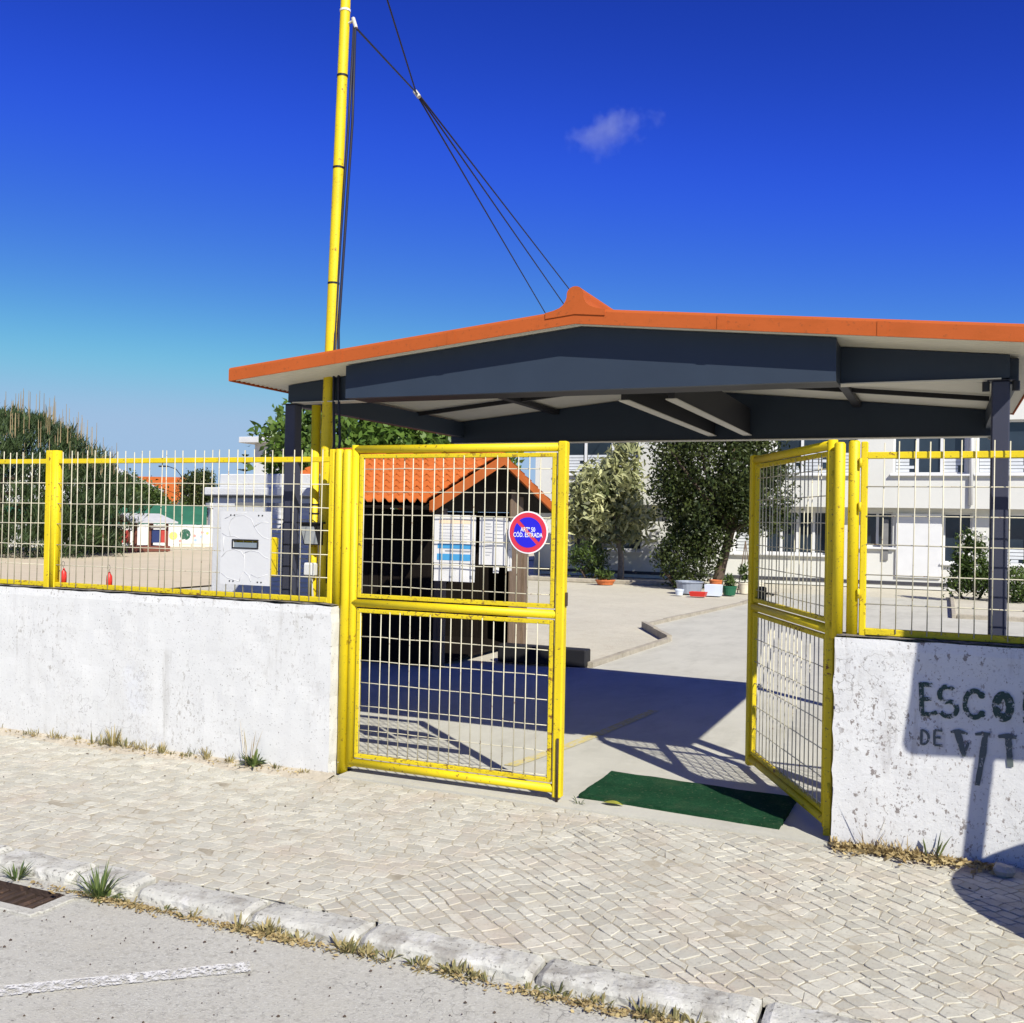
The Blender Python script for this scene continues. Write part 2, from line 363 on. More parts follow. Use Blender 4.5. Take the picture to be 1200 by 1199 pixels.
M['grey_plastic'] = mat('grey_plastic', (0.27, 0.30, 0.35), 0.45, 0.06, 4)
M['pale_plastic'] = mat('pale_blue_plastic', (0.60, 0.66, 0.74), 0.4, 0.05, 4)
M['green_plastic'] = mat('green_plastic', (0.015, 0.11, 0.055), 0.45, 0.08, 4)
M['cream_pot'] = mat('cream_clay', (0.62, 0.57, 0.44), 0.8, 0.1, 6)
M['orange_clay'] = mat('orange_clay', (0.55, 0.16, 0.05), 0.8, 0.1, 6)
M['rust_iron'] = mat('rusty_iron', (0.055, 0.034, 0.024), 0.85, 0.35, 9, 0.6, 50, spots=[((0.16, 0.09, 0.05), 20, 0.56, 0.68, 0.8)])
M['stone'] = mat('loose_stone', (0.50, 0.46, 0.39), 0.9, 0.15, 9, 0.6, 50)
M['leaf_bright'] = leaf_mat('bright_leaves', (0.045, 0.10, 0.014), (0.16, 0.25, 0.045), 0.45, 0.3)
M['leaf_dark'] = leaf_mat('dark_leaves', (0.016, 0.032, 0.008), (0.085, 0.105, 0.024), 0.5, 0.2)
M['leaf_cream'] = leaf_mat('variegated_leaves', (0.05, 0.08, 0.018), (0.70, 0.69, 0.36), 0.5, 0.2)
M['leaf_shrub'] = leaf_mat('shrub_leaves', (0.025, 0.055, 0.012), (0.12, 0.17, 0.035), 0.5, 0.25)
M['flower_white'] = leaf_mat('pale_flowers', (0.6, 0.58, 0.5), (0.75, 0.74, 0.68), 0.6, 0.2)
M['needle'] = leaf_mat('pine_needles', (0.018, 0.038, 0.012), (0.065, 0.10, 0.030), 0.6, 0.15)
M['shoot'] = leaf_mat('pine_shoots', (0.20, 0.15, 0.08), (0.44, 0.35, 0.20), 0.7, 0.1)
M['grass'] = leaf_mat('weed_blades', (0.045, 0.085, 0.02), (0.16, 0.20, 0.055), 0.6, 0.25)
M['weed_dull'] = leaf_mat('dull_weed', (0.10, 0.11, 0.04), (0.24, 0.22, 0.10), 0.7, 0.2)
M['weed_mix'] = leaf_mat('mixed_weed', (0.07, 0.095, 0.03), (0.42, 0.33, 0.15), 0.7, 0.2)
M['dry'] = leaf_mat('dry_weed', (0.26, 0.18, 0.075), (0.50, 0.40, 0.20), 0.8, 0.2)
M['yellow_leaf'] = mat('yellow_green_leaf', (0.30, 0.30, 0.03), 0.6, 0.2, 30)

def worn_paint(name, c, scale, lo, hi, fine=60):
    m, nt, p, o = new_mat(name)
    g = nt.nodes.new('ShaderNodeNewGeometry').outputs['Position']
    p.inputs['Base Color'].default_value = (*c, 1); p.inputs['Roughness'].default_value = 0.85
    t = nt.nodes.new('ShaderNodeBsdfTransparent'); mx = nt.nodes.new('ShaderNodeMixShader')
    a = nt.nodes.new('ShaderNodeMath'); a.operation = 'MAXIMUM'
    nt.links.new(ramp(nt, noise_node(nt, g, scale, 8, 0.7), lo, hi), a.inputs[0])
    nt.links.new(ramp(nt, noise_node(nt, g, fine, 4, 0.6), lo+0.05, hi+0.05), a.inputs[1])
    nt.links.new(a.outputs[0], mx.inputs[0]); nt.links.new(p.outputs[0], mx.inputs[1]); nt.links.new(t.outputs[0], mx.inputs[2])
    nt.links.new(mx.outputs[0], o.inputs[0]); return m
M['green_letter'] = worn_paint('worn_green_paint', (0.030, 0.060, 0.050), 26, 0.53, 0.60)
M['grey_letter'] = worn_paint('faded_grey_green_paint', (0.085, 0.105, 0.105), 30, 0.56, 0.64)
M['paint_white'] = worn_paint('worn_white_line', (0.66, 0.65, 0.61), 26, 0.46, 0.58, 80)
M['mural_green'] = worn_paint('mural_green', (0.02, 0.10, 0.06), 3, 0.5, 0.6, 8)
M['mural_yellow'] = worn_paint('mural_yellow', (0.75, 0.66, 0.15), 3, 0.6, 0.7, 8)
M['mural_red'] = worn_paint('mural_red', (0.65, 0.28, 0.25), 3, 0.55, 0.65, 8)
M['mural_blue'] = worn_paint('mural_blue', (0.30, 0.42, 0.62), 3, 0.55, 0.65, 8)

ROAD_Z = -0.050
# ------------------------------------------------------------------ ground sheets
struct(MB().add([(-900, -900, -0.35), (900, -900, -0.35), (900, 1500, -0.35), (-900, 1500, -0.35)], [(0, 1, 2, 3)]).build('ground', M['earth']),
       'bare earth reaching to the horizon')
def yard_h(x, y):
    return 0.012*nz(x, y, 0, 1.3) + 0.006*nz(x, y, 3, 5)
mb = MB()
def yz(u, v):
    x = -70 + 140*u; y = 0.35 + 140*v*v
    h = 0.0
    if y > 4 and x < -0.1: h = 0.02*nz(x, y, 0, 0.6)
    return (x, y, -0.02 + h)
mb.sheet(yz, 160, 120)
struct(mb.build('yard', M['sand'], smooth=True), 'pale sandy school yard behind the fence')
mb = MB()
mb.sheet(lambda u, v: (-70+58*u, 6+74*v, 0.004 + 0.03*max(0, nz(u*20, v*20, 2, 1)+.3)*min(1, v*6)), 60, 60)
struct(mb.build('playground', M['sand_far'], smooth=True), 'beige playground sand to the left of the hut')
# concrete drive
mb = MB()
edge = [(-0.06, 0.0), (-0.06, 5.3), (0.04, 8.27), (-0.80, 9.94), (-0.27, 15.3), (-0.2, 19.2)]
pts = [(-14, 0.2), (-14, 4.3), (-3.0, 4.3), (-0.10, 5.3), (0.04, 8.27), (-0.80, 9.94), (-0.27, 15.3), (-0.1, 19.5), (3.7, 19.5), (3.7, 14.6), (14, 14.6), (14, 0.2)]
mb.add([(x, y, 0.004) for x, y in pts], [tuple(range(len(pts)))])
struct(mb.build('concrete_drive', M['concrete']), 'pale concrete drive leading in from the gate')
mb = MB(); mb.box((0.0, 0.0, -0.05), (2.97, 0.2, 0.012))
struct(mb.build('threshold', M['concrete']), 'concrete strip under the gate')
# raised edging of the sand bed
eg = thing('sand_bed_edging', (-0.1, 5.4, 0), 'grey stone edging between concrete drive and sandy bed', 'edging')
segs = []
def edging_line(a, b, h=0.06, w=0.07, n=None):
    a = Vector((*a, 0)); b = Vector((*b, 0)); L = (b-a).length; n = n or max(1, round(L/0.9)); d = (b-a)/n
    q = d.normalized().cross(Vector((0, 0, 1)))*w*0.5
    for i in range(n):
        p0 = a+d*i+d.normalized()*0.006; p1 = a+d*(i+1)-d.normalized()*0.006; hh = h+random.uniform(-.006, .006)
        m_ = MB(); vs = [p0-q, p1-q, p1+q, p0+q]
        m_.add([(*v.xy, -0.03) for v in vs]+[(*v.xy, hh) for v in vs], [(0,3,2,1),(4,5,6,7),(0,1,5,4),(1,2,6,5),(2,3,7,6),(3,0,4,7)])
        m_.build('edging_stone', M['edging'], eg)
edging_line((-0.14, 5.35), (0.02, 8.25)); edging_line((0.02, 8.30), (-0.80, 9.90), 0.09); edging_line((-0.80, 9.98), (-0.27, 15.3)); edging_line((-0.27, 15.35), (-0.1, 19.0))

# road with the gully left open
mb = MB()
gx0, gx1, gy0, gy1 = -1.35, -0.03, -2.30, -2.10
xs = sorted(set([-40, -20, -10, gx0, gx1, 12, 25, 40] + list(np.arange(-5, 8, 0.25))))
ys = sorted(set([-30, -15, gy0, gy1, -1.9] + list(np.arange(-9, -2.4, 0.3))))
for i in range(len(xs)-1):
    for j in range(len(ys)-1):
        x0, x1, y0, y1 = xs[i], xs[i+1], ys[j], ys[j+1]
        if x0 >= gx0-1e-6 and x1 <= gx1+1e-6 and y0 >= gy0-1e-6 and y1 <= gy1+1e-6: continue
        mb.add([(x, y, ROAD_Z + (0.006*nz(x, y, 1, 0.9) if -2.4 > y else 0)) for x, y in ((x0, y0), (x1, y0), (x1, y1), (x0, y1))], [(0, 1, 2, 3)])
struct(mb.build('road', M['asphalt'], smooth=True), 'worn pale asphalt road in front')
# painted parking line
a0, a1, b0, b1 = Vector((0.415, -2.87)), Vector((0.48, -2.92)), Vector((1.11, -2.31)), Vector((1.165, -2.372))
d = (b0-a0).normalized()
mb = MB(); a0 -= d*1.4; a1 -= d*1.4
mb.sheet(lambda u, v: (*(a0.lerp(b0, u).lerp(a1.lerp(b1, u), v) + Vector((0.004*nz(u*30, v*9, 1), 0.004*nz(u*30, v*9, 5)))), ROAD_Z+0.010), 60, 4)
struct(mb.build('parking_line', M['paint_white']), 'worn white painted line across the asphalt')

# ------------------------------------------------------------------ pavement of small limestone cobbles
mb = MB(); mb.sheet(lambda u, v: (-9+20*u, -1.853+1.903*v, -0.0032 + 0.0030*nz(u*40, v*4, 0, 1.0) + 0.003*nz(u*160, v*16)), 240, 24)
pav = struct(mb.build('pavement', M['joint'], smooth=True), 'sandy bed of the cobbled pavement')
def clip(poly, nx, ny, d):
    out = []; m = len(poly)
    for i in range(m):
        a = poly[i]; b = poly[(i+1) % m]; da = a[0]*nx+a[1]*ny-d; db = b[0]*nx+b[1]*ny-d
        if da <= 0: out.append(a)
        if (da < 0) != (db < 0):
            t = da/(da-db); out.append((a[0]+(b[0]-a[0])*t, a[1]+(b[1]-a[1])*t))
    return out
BN = Vector((1.0, -0.42)).normalized(); BD = BN.dot(Vector((1.45, -0.9)))     # where the two laying directions meet
def rows(ang, py, zone, sd):
    c, s_ = math.cos(ang), math.sin(ang); rr = random.Random(sd); out = []
    jy = {k: k*py + rr.gauss(0, .007) for k in range(-121, 123)}
    wave = lambda u, j: jy[j] + 0.09*nz(u, sd, 0, 0.7) + 0.022*nz(u, j*0.5, sd, 2.2) + 0.012*nz(u, j*3.1, sd, 7)
    for j in range(-120, 120):
        u = -7.0; k1 = 0.0
        while u < 7.0:
            wd_ = rr.uniform(0.055, 0.108) if zone == 0 else rr.uniform(0.054, 0.094)
            k0 = k1; k1 = rr.gauss(0, .010); u1 = u+wd_; um = (u+u1)/2; x = c*um-s_*j*py+1.0; y = s_*um+c*j*py-1.0
            if -4.8 < x < 6.8 and -2.1 < y < 0.2:
                jt = lambda k: rr.gauss(0, k)
                e0, e1 = u+0.0028, u1-0.0028; g = 0.0026
                q = [(e0+k0, wave(e0, j)+g+abs(jt(.003))), ((e0+e1)/2+jt(.015), wave(um, j)+g+jt(.002)), (e1+k1, wave(e1, j)+g+abs(jt(.003))), (e1-k1+jt(.002), wave(e1, j+1)-g-abs(jt(.003))), ((e0+e1)/2+jt(.015), wave(um, j+1)-g+jt(.002)), (e0-k0+jt(.002), wave(e0, j+1)-g-abs(jt(.003)))]
                q2 = []                                   # knock the corners off, each by its own amount
                for k_ in range(6):
                    if k_ in (1, 4): q2.append(q[k_]); continue
                    A, B, C_ = q[k_-1], q[k_], q[(k_+1) % 6]; t1, t2 = rr.uniform(.02, .34), rr.uniform(.02, .30)
                    if k_ in (0, 3): t1, t2 = t2*.5, t1
                    else: t2 *= .5
                    q2 += [(B[0]+(A[0]-B[0])*t1, B[1]+(A[1]-B[1])*t1), (B[0]+(C_[0]-B[0])*t2, B[1]+(C_[1]-B[1])*t2)]
                p = [(c*a-s_*b+1.0, s_*a+c*b-1.0) for a, b in q2]
                p = clip(p, BN.x, BN.y, BD-.004) if zone == 0 else clip(p, -BN.x, -BN.y, -BD-.004)
                if len(p) >= 3: p = clip(p, 0, 1, -0.012 if 0 < x < 2.97 else 0.03)
                if len(p) >= 3: p = clip(p, 0, -1, 1.853)
                if len(p) >= 3: out.append(p)
            u = u1
    return out
polys = rows(math.radians(3), 0.070, 0, 3) + rows(math.radians(-36), 0.071, 1, 4)
def cobble_geo(poly):
    n = len(poly); c = np.mean(np.array(poly), 0)
    if min(math.hypot(p[0]-c[0], p[1]-c[1]) for p in poly) < 0.004: return None
    zt = random.gauss(0, 0.0010); tx, ty = random.gauss(0, 0.013), random.gauss(0, 0.013)
    top = lambda p, k, dz: (c[0]+(p[0]-c[0])*k, c[1]+(p[1]-c[1])*k, zt + tx*(p[0]-c[0]) + ty*(p[1]-c[1]) + dz)
    vs = [(p[0], p[1], -0.03) for p in poly] + [top(p, 0.995, -0.0022) for p in poly] + [top(p, 0.95, 0.0) for p in poly]
    fs = [(k, (k+1) % n, n+(k+1) % n, n+k) for k in range(n)] + [(n+k, n+(k+1) % n, 2*n+(k+1) % n, 2*n+k) for k in range(n)] + [tuple(range(2*n, 3*n))]
    return c, vs, fs
def in_view(x, y, z=0.0):
    d = Vector((x, y, z))-CAM; t = d.dot(F)
    if t < 0.3: return None
    u, v = d.dot(Rv)/t*1178, d.dot(Uv)/t*1178
    return t if abs(u) < 605 and abs(v) < 605 else None
stones = []
for p in polys:
    g = cobble_geo(p)
    if g is not None: stones.append(g)
vis = sorted([k for k in range(len(stones)) if in_view(*stones[k][0])], key=lambda k: in_view(*stones[k][0]))
near = set(vis[:300]); rest = MB()
for k, (c, vs, fs) in enumerate(stones):
    if k in near:
        MB().add(vs, fs).build('cobble', M['cobble'], pav)
    else: rest.add(vs, fs)
rest.build('cobbles', M['cobble'], pav, kind='stuff', label='further limestone cobbles of the pavement')

# sandy drift along the foot of the walls
def drift(x0, x1, w, nm, seed):
    mb = MB()
    def fn(u, v):
        x = x0+(x1-x0)*u; ww = w*(0.55+0.6*(nz(x, seed, 0, 2.1)+0.5)); y = 0.01 - ww*v
        return (x, y, (0.022*(1-v)**1.5 - 0.012*v) + 0.004*nz(x, y, seed, 22))
    mb.sheet(fn, int((x1-x0)/0.04), 8)
    return tag(mb.build(nm, M['drift'], smooth=True), 'sandy dirt gathered at the foot of the '+('long left wall' if seed < 5 else 'lettered right wall'), 'dirt', kind='stuff')
drift(-6, -0.02, 0.30, 'dirt_drift', 1); drift(3.0, 6.5, 0.22, 'dirt_drift', 9)

# ------------------------------------------------------------------ kerb of separate worn stones
kerb = struct(MB().box((-9, -2.02, -0.2), (11, -1.86, -0.065)).build('kerb', M['joint']), 'low worn kerb along the road')
joints = [-9, -7.6, -6.2, -4.9, -3.7, -2.7, -1.75, -0.66, -0.12, 0.24, 0.86, 1.39, 2.14, 2.95, 3.8, 4.7, 5.7, 6.9, 8.2, 9.6, 11]
for i in range(len(joints)-1):
    x0, x1 = joints[i]+0.009, joints[i+1]-0.009
    prof = [(-1.850, -0.12), (-1.850, -0.004), (-1.856, 0.002), (-1.905, 0.003), (-1.972, 0.000), (-1.992, -0.006), (-2.003, -0.018), (-2.008, -0.050), (-2.012, -0.14)]
    nseg = max(6, int((x1-x0)/0.028)); mb = MB(); n = len(prof); vs = []
    sd = random.uniform(0, 99); dy = random.uniform(-.004, .003); dz = random.uniform(-.010, .003); tilt = random.uniform(-.01, .01)
    for k in range(nseg+1):
        t = k/nseg; x = x0+(x1-x0)*t; e = min(t, 1-t)*(x1-x0); pinch = max(0, 1-e/0.022)**2
        for a, (y, z) in enumerate(prof):
            bump = 0.010*nz(x+sd, y*2, z*2, 7)+0.006*nz(x+sd, y, z, 24)+0.003*nz(x+sd, y, z, 60)
            vs.append((x, y+dy+bump*(0.4 if a < 2 else 1)+pinch*0.012*(1 if a > 4 else 0), z+dz+tilt*(t-.5)+bump*(0.6 if 1 < a < 7 else 0)-pinch*0.014*(1 if 1 < a < 8 else 0)))
    fs = [(k*n+a, k*n+a+1, (k+1)*n+a+1, (k+1)*n+a) for k in range(nseg) for a in range(n-1)] + [tuple(range(n))[::-1], tuple(range(nseg*n, nseg*n+n))]
    mb.add(vs, fs); mb.build('kerb_stone', M['kerbstone'], kerb, smooth=False)

# storm drain in the gutter
dr = thing('storm_drain', (-0.7, -2.2, ROAD_Z), 'rusty brown gutter drain sunk beside the kerb at the left edge', 'drain')
mb = MB()
mb.add([(gx0,gy0,ROAD_Z),(gx1,gy0,ROAD_Z),(gx1,gy1,ROAD_Z),(gx0,gy1,ROAD_Z),(gx0,gy0,-.5),(gx1,gy0,-.5),(gx1,gy1,-.5),(gx0,gy1,-.5)], [(0,4,5,1),(1,5,6,2),(2,6,7,3),(3,7,4,0),(4,7,6,5)])
mb.build('pit', M['rust_iron'], dr)
mb = MB(); mb.bbox((gx0-.02, gy0-0.05, ROAD_Z-.06), (gx1+.05, gy0+0.004, ROAD_Z+.012)); mb.bbox((gx1-.004, gy0, ROAD_Z-.06), (gx1+.06, gy1+.02, ROAD_Z+.010)); mb.build('frame', M['asphalt'], dr)
bar = MB(); bar.bbox((-0.014, gy0-gy0+.006, -0.03), (0.014, gy1-gy0-.006, 0)); bme = bar.mesh('grate_bar'); bme.materials.append(M['rust_iron'])
for k in range(24): inst(bme, 'grate_bar', dr, (gx0+0.03+k*0.054, gy0, ROAD_Z-0.022+random.uniform(-.004, .004)))

# ------------------------------------------------------------------ walls
def plaster_wall(name, x0, x1, top, m, label, ragged_left=False, sd=0):
    t = thing(name, ((x0+x1)/2, 0.1, 0), label, 'wall')
    mb = MB(); nx = int((x1-x0)/0.05); nzv = 22
    def jag(z): return 0.012*nz(sd, z, 0, 9)+0.007*nz(sd, z, 4, 25)
    def fn(u, v):
        x = x0+(x1-x0)*u; z = -0.08 + (top+0.08)*v
        if u == 0 and ragged_left: x += jag(z)+0.006
        if u == 1 and not ragged_left: x += jag(z)-0.008
        y = 0.006*nz(x, z, sd, 2.0)+0.004*nz(x, z, sd, 8)
        if v == 1: z += 0.008*nz(x, sd, 0, 7); y += 0.006
        return (x, y, z)
    mb.sheet(fn, nx, nzv)
    ex = x0 if ragged_left else x1
    def en(u, v):
        z = -0.08+(top+0.08)*v
        p = fn(0 if ragged_left else 1, v); q = u if ragged_left else 1-u
        return (p[0]+(0.004*nz(u*3, z, 7, 5) if 0 < u < 1 else 0), p[1]+(0.2-p[1])*(1-q), p[2])
    mb.sheet(en, 5, nzv)
    mb.add([(x0, 0.2, -.08), (x1, 0.2, -.08), (x1, 0.2, top), (x0, 0.2, top)], [(0, 3, 2, 1)])
    mb.build('plaster', m, t, smooth=False)
    mb = MB(); mb.sheet(lambda u, v: (x0+.012+(x1-x0-.024)*u, 0.006+0.194*v, top+0.002+0.010*nz(u*(x1-x0), v, sd, 9)+0.008), nx, 3)
    mb.build('coping', M['coping'], t, smooth=True)
    return t
plaster_wall('white_wall', -9.0, -0.065, 1.075, M['wall_white'], 'long low white plaster wall left of the gate, stained along its foot', False, 3)
wr = plaster_wall('white_wall', 2.985, 9.0, 1.075, M['wall_peel'], 'peeling white wall right of the gate with green painted lettering', True, 11)

# lettering on the right wall, painted strokes (x, z, half width)
def strokes(name, lists, m, label=None):
    mb = MB()
    for st in lists:
        P = []
        for a in range(len(st)-1):
            for k in range(6):
                t = k/6; P.append([st[a][j]+(st[a+1][j]-st[a][j])*t for j in range(3)])
        P.append(list(st[-1]))
        # smooth
        for _ in range(2):
            P = [P[0]]+[[(P[i-1][j]+2*P[i][j]+P[i+1][j])/4 for j in range(3)] for i in range(1, len(P)-1)]+[P[-1]]
        vs = []
        for i, (x, z, w) in enumerate(P):
            a = P[max(0, i-1)]; b = P[min(len(P)-1, i+1)]; dx, dz = b[0]-a[0], b[1]-a[1]; L = math.hypot(dx, dz)+1e-9
            w *= 1+0.25*nz(x, z, 3, 60)
            for s_ in (-1, 1):
                xx, zz = x-dz/L*w*s_, z+dx/L*w*s_
                vs.append((xx, -0.0035+0.006*nz(xx, zz, 11, 2.0)+0.004*nz(xx, zz, 11, 8)-0.003, zz))
        mb.add(vs, [(2*i, 2*i+1, 2*i+3, 2*i+2) for i in range(len(P)-1)])
    mb.build(name, m, wr, label=label)
def arc(cx, cz, rx, rz, a0, a1, w, n=10):
    return [(cx+rx*math.cos(math.radians(a0+(a1-a0)*i/n)), cz+rz*math.sin(math.radians(a0+(a1-a0)*i/n)), w) for i in range(n+1)]
w = 0.0115
strokes('letter', [[(3.407, .875, w), (3.410, .80, w), (3.412, .722, w)], [(3.400, .866, w), (3.440, .868, w), (3.470, .866, w*.8)], [(3.410, .795, w), (3.455, .797, w*.8)], [(3.408, .722, w), (3.45, .718, w), (3.482, .735, w*.8)]], M['green_letter'], 'dark green letter E')
strokes('letter', [arc(3.528, .825, .036, .040, 20, 250, w) + arc(3.532, .757, .040, .038, 80, -150, w)], M['green_letter'], 'dark green letter S')
strokes('letter', [arc(3.650, .790, .043, .066, 45, 325, w), arc(3.682, .835, .008, .008, 0, 360, .009, 6), arc(3.684, .745, .008, .008, 0, 360, .009, 6)], M['green_letter'], 'dark green letter C')
strokes('letter', [arc(3.777, .790, .030, .056, 0, 360, .019, 18)], M['green_letter'], 'dark green letter O')
strokes('letter', [[(3.872, .868, w), (3.873, .80, w), (3.875, .720, w)], [(3.873, .722, w), (3.945, .724, w)]], M['green_letter'], 'dark green letter L')
strokes('letter', [[(3.995, .722, w), (4.03, .80, w), (4.045, .868, w), (4.07, .80, w), (4.10, .722, w)], [(4.02, .775, w*.8), (4.08, .775, w*.8)]], M['green_letter'], 'dark green letter A')
w = 0.006
strokes('letter', [[(3.412, .642, w), (3.412, .566, w)], arc(3.412, .604, .034, .036, 90, -90, w)], M['grey_letter'], 'small faded letter D')
strokes('letter', [[(3.472, .645, w), (3.472, .57, w)], [(3.472, .645, w), (3.508, .645, w)], [(3.472, .610, w), (3.50, .610, w)], [(3.472, .571, w), (3.510, .571, w)]], M['grey_letter'], 'small faded letter E')
strokes('letter', [[(3.545, .643, .006), (3.580, .652, .010), (3.622, .641, .006)], [(3.575, .645, .016), (3.592, .590, .015), (3.606, .530, .008)], [(3.606, .530, .008), (3.625, .600, .006)]], M['grey_letter'], 'faded letter V')
strokes('letter', [[(3.655, .643, .006), (3.69, .650, .009), (3.722, .650, .006)], [(3.700, .645, .013), (3.690, .545, .014), (3.668, .395, .010)]], M['grey_letter'], 'faded letter I')
strokes('letter', [[(3.757, .643, .008), (3.80, .650, .012), (3.837, .646, .008)], [(3.800, .648, .015), (3.805, .590, .014), (3.812, .500, .013)]], M['grey_letter'], 'faded letter T')

# ------------------------------------------------------------------ fences
BAR = MB(); BAR.tube([(0, 0, 1.10), (0, 0, 1.6), (0, 0, 2.088)], 0.0034, 6); bar_me = BAR.mesh('bar', smooth=True); bar_me.materials.append(M['wire'])
def fence(t, x0, x1, first, skip=()):
    mb = MB(); mb.bbox((x0, .085, 2.002), (x1, .115, 2.037), .003); mb.build('top_rail', M['yellow'], t)
    mb = MB(); mb.bbox((x0, .080, 1.088), (x1, .120, 1.122), .003); mb.build('bottom_rail', M['yellow_rust'], t)
    k = 0
    n = int((x1-first)/0.075)+1
    for i in range(n):
        x = first+i*0.075
        if x > x1-0.01: break
        o = inst(bar_me, 'bar', t, (x+random.gauss(0, .0015), 0.079, random.gauss(0, .004)))
        o.rotation_euler = (random.gauss(0, .004), random.gauss(0, .004), 0)
    w_ = MB(); L = x1-x0
    for z in (1.25, 1.40, 1.555, 1.705, 1.857):
        pts = [(x0+L*i/10, 0.0845+random.gauss(0, .0012), z+random.gauss(0, .0015)) for i in range(11)]
        MB().tube(pts, 0.0032, 6).build('wire', M['wire'], t, smooth=True)
def sq_post(t, x, y=0.1, w=0.06, z0=1.06, z1=2.10, name='post'):
    mb = MB(); mb.bbox((x-w/2, y-w/2, z0), (x+w/2, y+w/2, z1), .005); return mb.build(name, M['yellow'], t)
lf = thing('fence', (-2.6, 0.1, 1.08), 'yellow wire fence standing on the long white wall left of the gate', 'fence')
fence(lf, -2.565, -0.165, -2.478); 
for x in (-2.632, -2.575): sq_post(lf, x, .1, .055 if x < -2.6 else .058)
MB().tube([(-2.575, .098, 1.06), (-2.575, .098, 2.098)], .036, 12).build('post', M['yellow'], lf, smooth=True)
sq_post(lf, -0.152, .1, .036, 1.08, 2.085)
fence(lf, -6.0, -2.66, -5.96)
for x in (-6.0,): sq_post(lf, x)
# the red tags hanging on it
for x, z, lb in ((-2.50, 1.175, 'small pale red bottle-shaped tag hanging low beside the round fence post'), (-2.055, 1.165, 'small red bottle-shaped tag hanging from a wire hook on the fence')):
    t = thing('hanging_tag', (x, 0.12, z), lb, 'tag', 'red tags hung on the fence')
    MB().lathe([(0, -.055), (.021, -.053), (.022, -.01), (.02, .02), (.008, .04), (.007, .05), (0, .052)], (x, .118, z), 12).build('bottle', M['red_plastic'], t, smooth=True)
    MB().tube([(x, .118, z+.05)]+[(x+.014*math.sin(a), .110, z+.082-.02*math.cos(a)) for a in np.linspace(0.2, 5.9, 10)], .0015, 5).build('hook', M['cable'], t)
rf = thing('fence', (5, 0.1, 1.08), 'yellow wire fence standing on the peeling wall right of the gate', 'fence')
fence(rf, 3.13, 8.0, 3.197)
sq_post(rf, 3.116, .1, .034, 1.08, 2.092)
for x in (5.6, 8.0): sq_post(rf, x)
for z in (1.3, 1.75, 1.98): MB().tube([(3.097, .072, z-.025), (3.097, .072, z+.025)], .008, 8).build('hinge', M['yellow_rust'], rf, smooth=True)

# ------------------------------------------------------------------ gate posts
def pipe_post(x, z0, z1, r, label, y=0.1, grp=None):
    t = thing('gate_post', (x, y, z0), label, 'gate post', grp)
    pr = [(0, 0), (r, 0), (r, z1-z0-.012), (r*.75, z1-z0-.002), (0, z1-z0)]
    MB().lathe(pr, (x, y, z0), 16).build('pipe', M['yellow'], t, smooth=False).data.polygons.foreach_set('use_smooth', [True]*64)
    return t
pipe_post(-0.100, 1.06, 2.088, .028, 'short yellow pipe post on the left wall beside the tall gate post')
p_l = pipe_post(-0.034, 0.0, 2.084, .034, 'tall yellow pipe post that carries the closed gate leaf')
p_r = pipe_post(2.992, 1.06, 2.092, .029, 'yellow pipe post on the end of the peeling wall nearest the open leaf')
pipe_post(3.065, 1.06, 2.100, .029, 'yellow pipe post on the peeling wall next to the fence')
hp = thing('gate_post', (2.955, 0.13, 0), 'slim dark-sided yellow post the open gate leaf hangs on', 'gate post')
MB().bbox((2.935, 0.12, 0), (2.972, 0.17, 2.05), .004).build('pipe', M['yellow_rust'], hp)

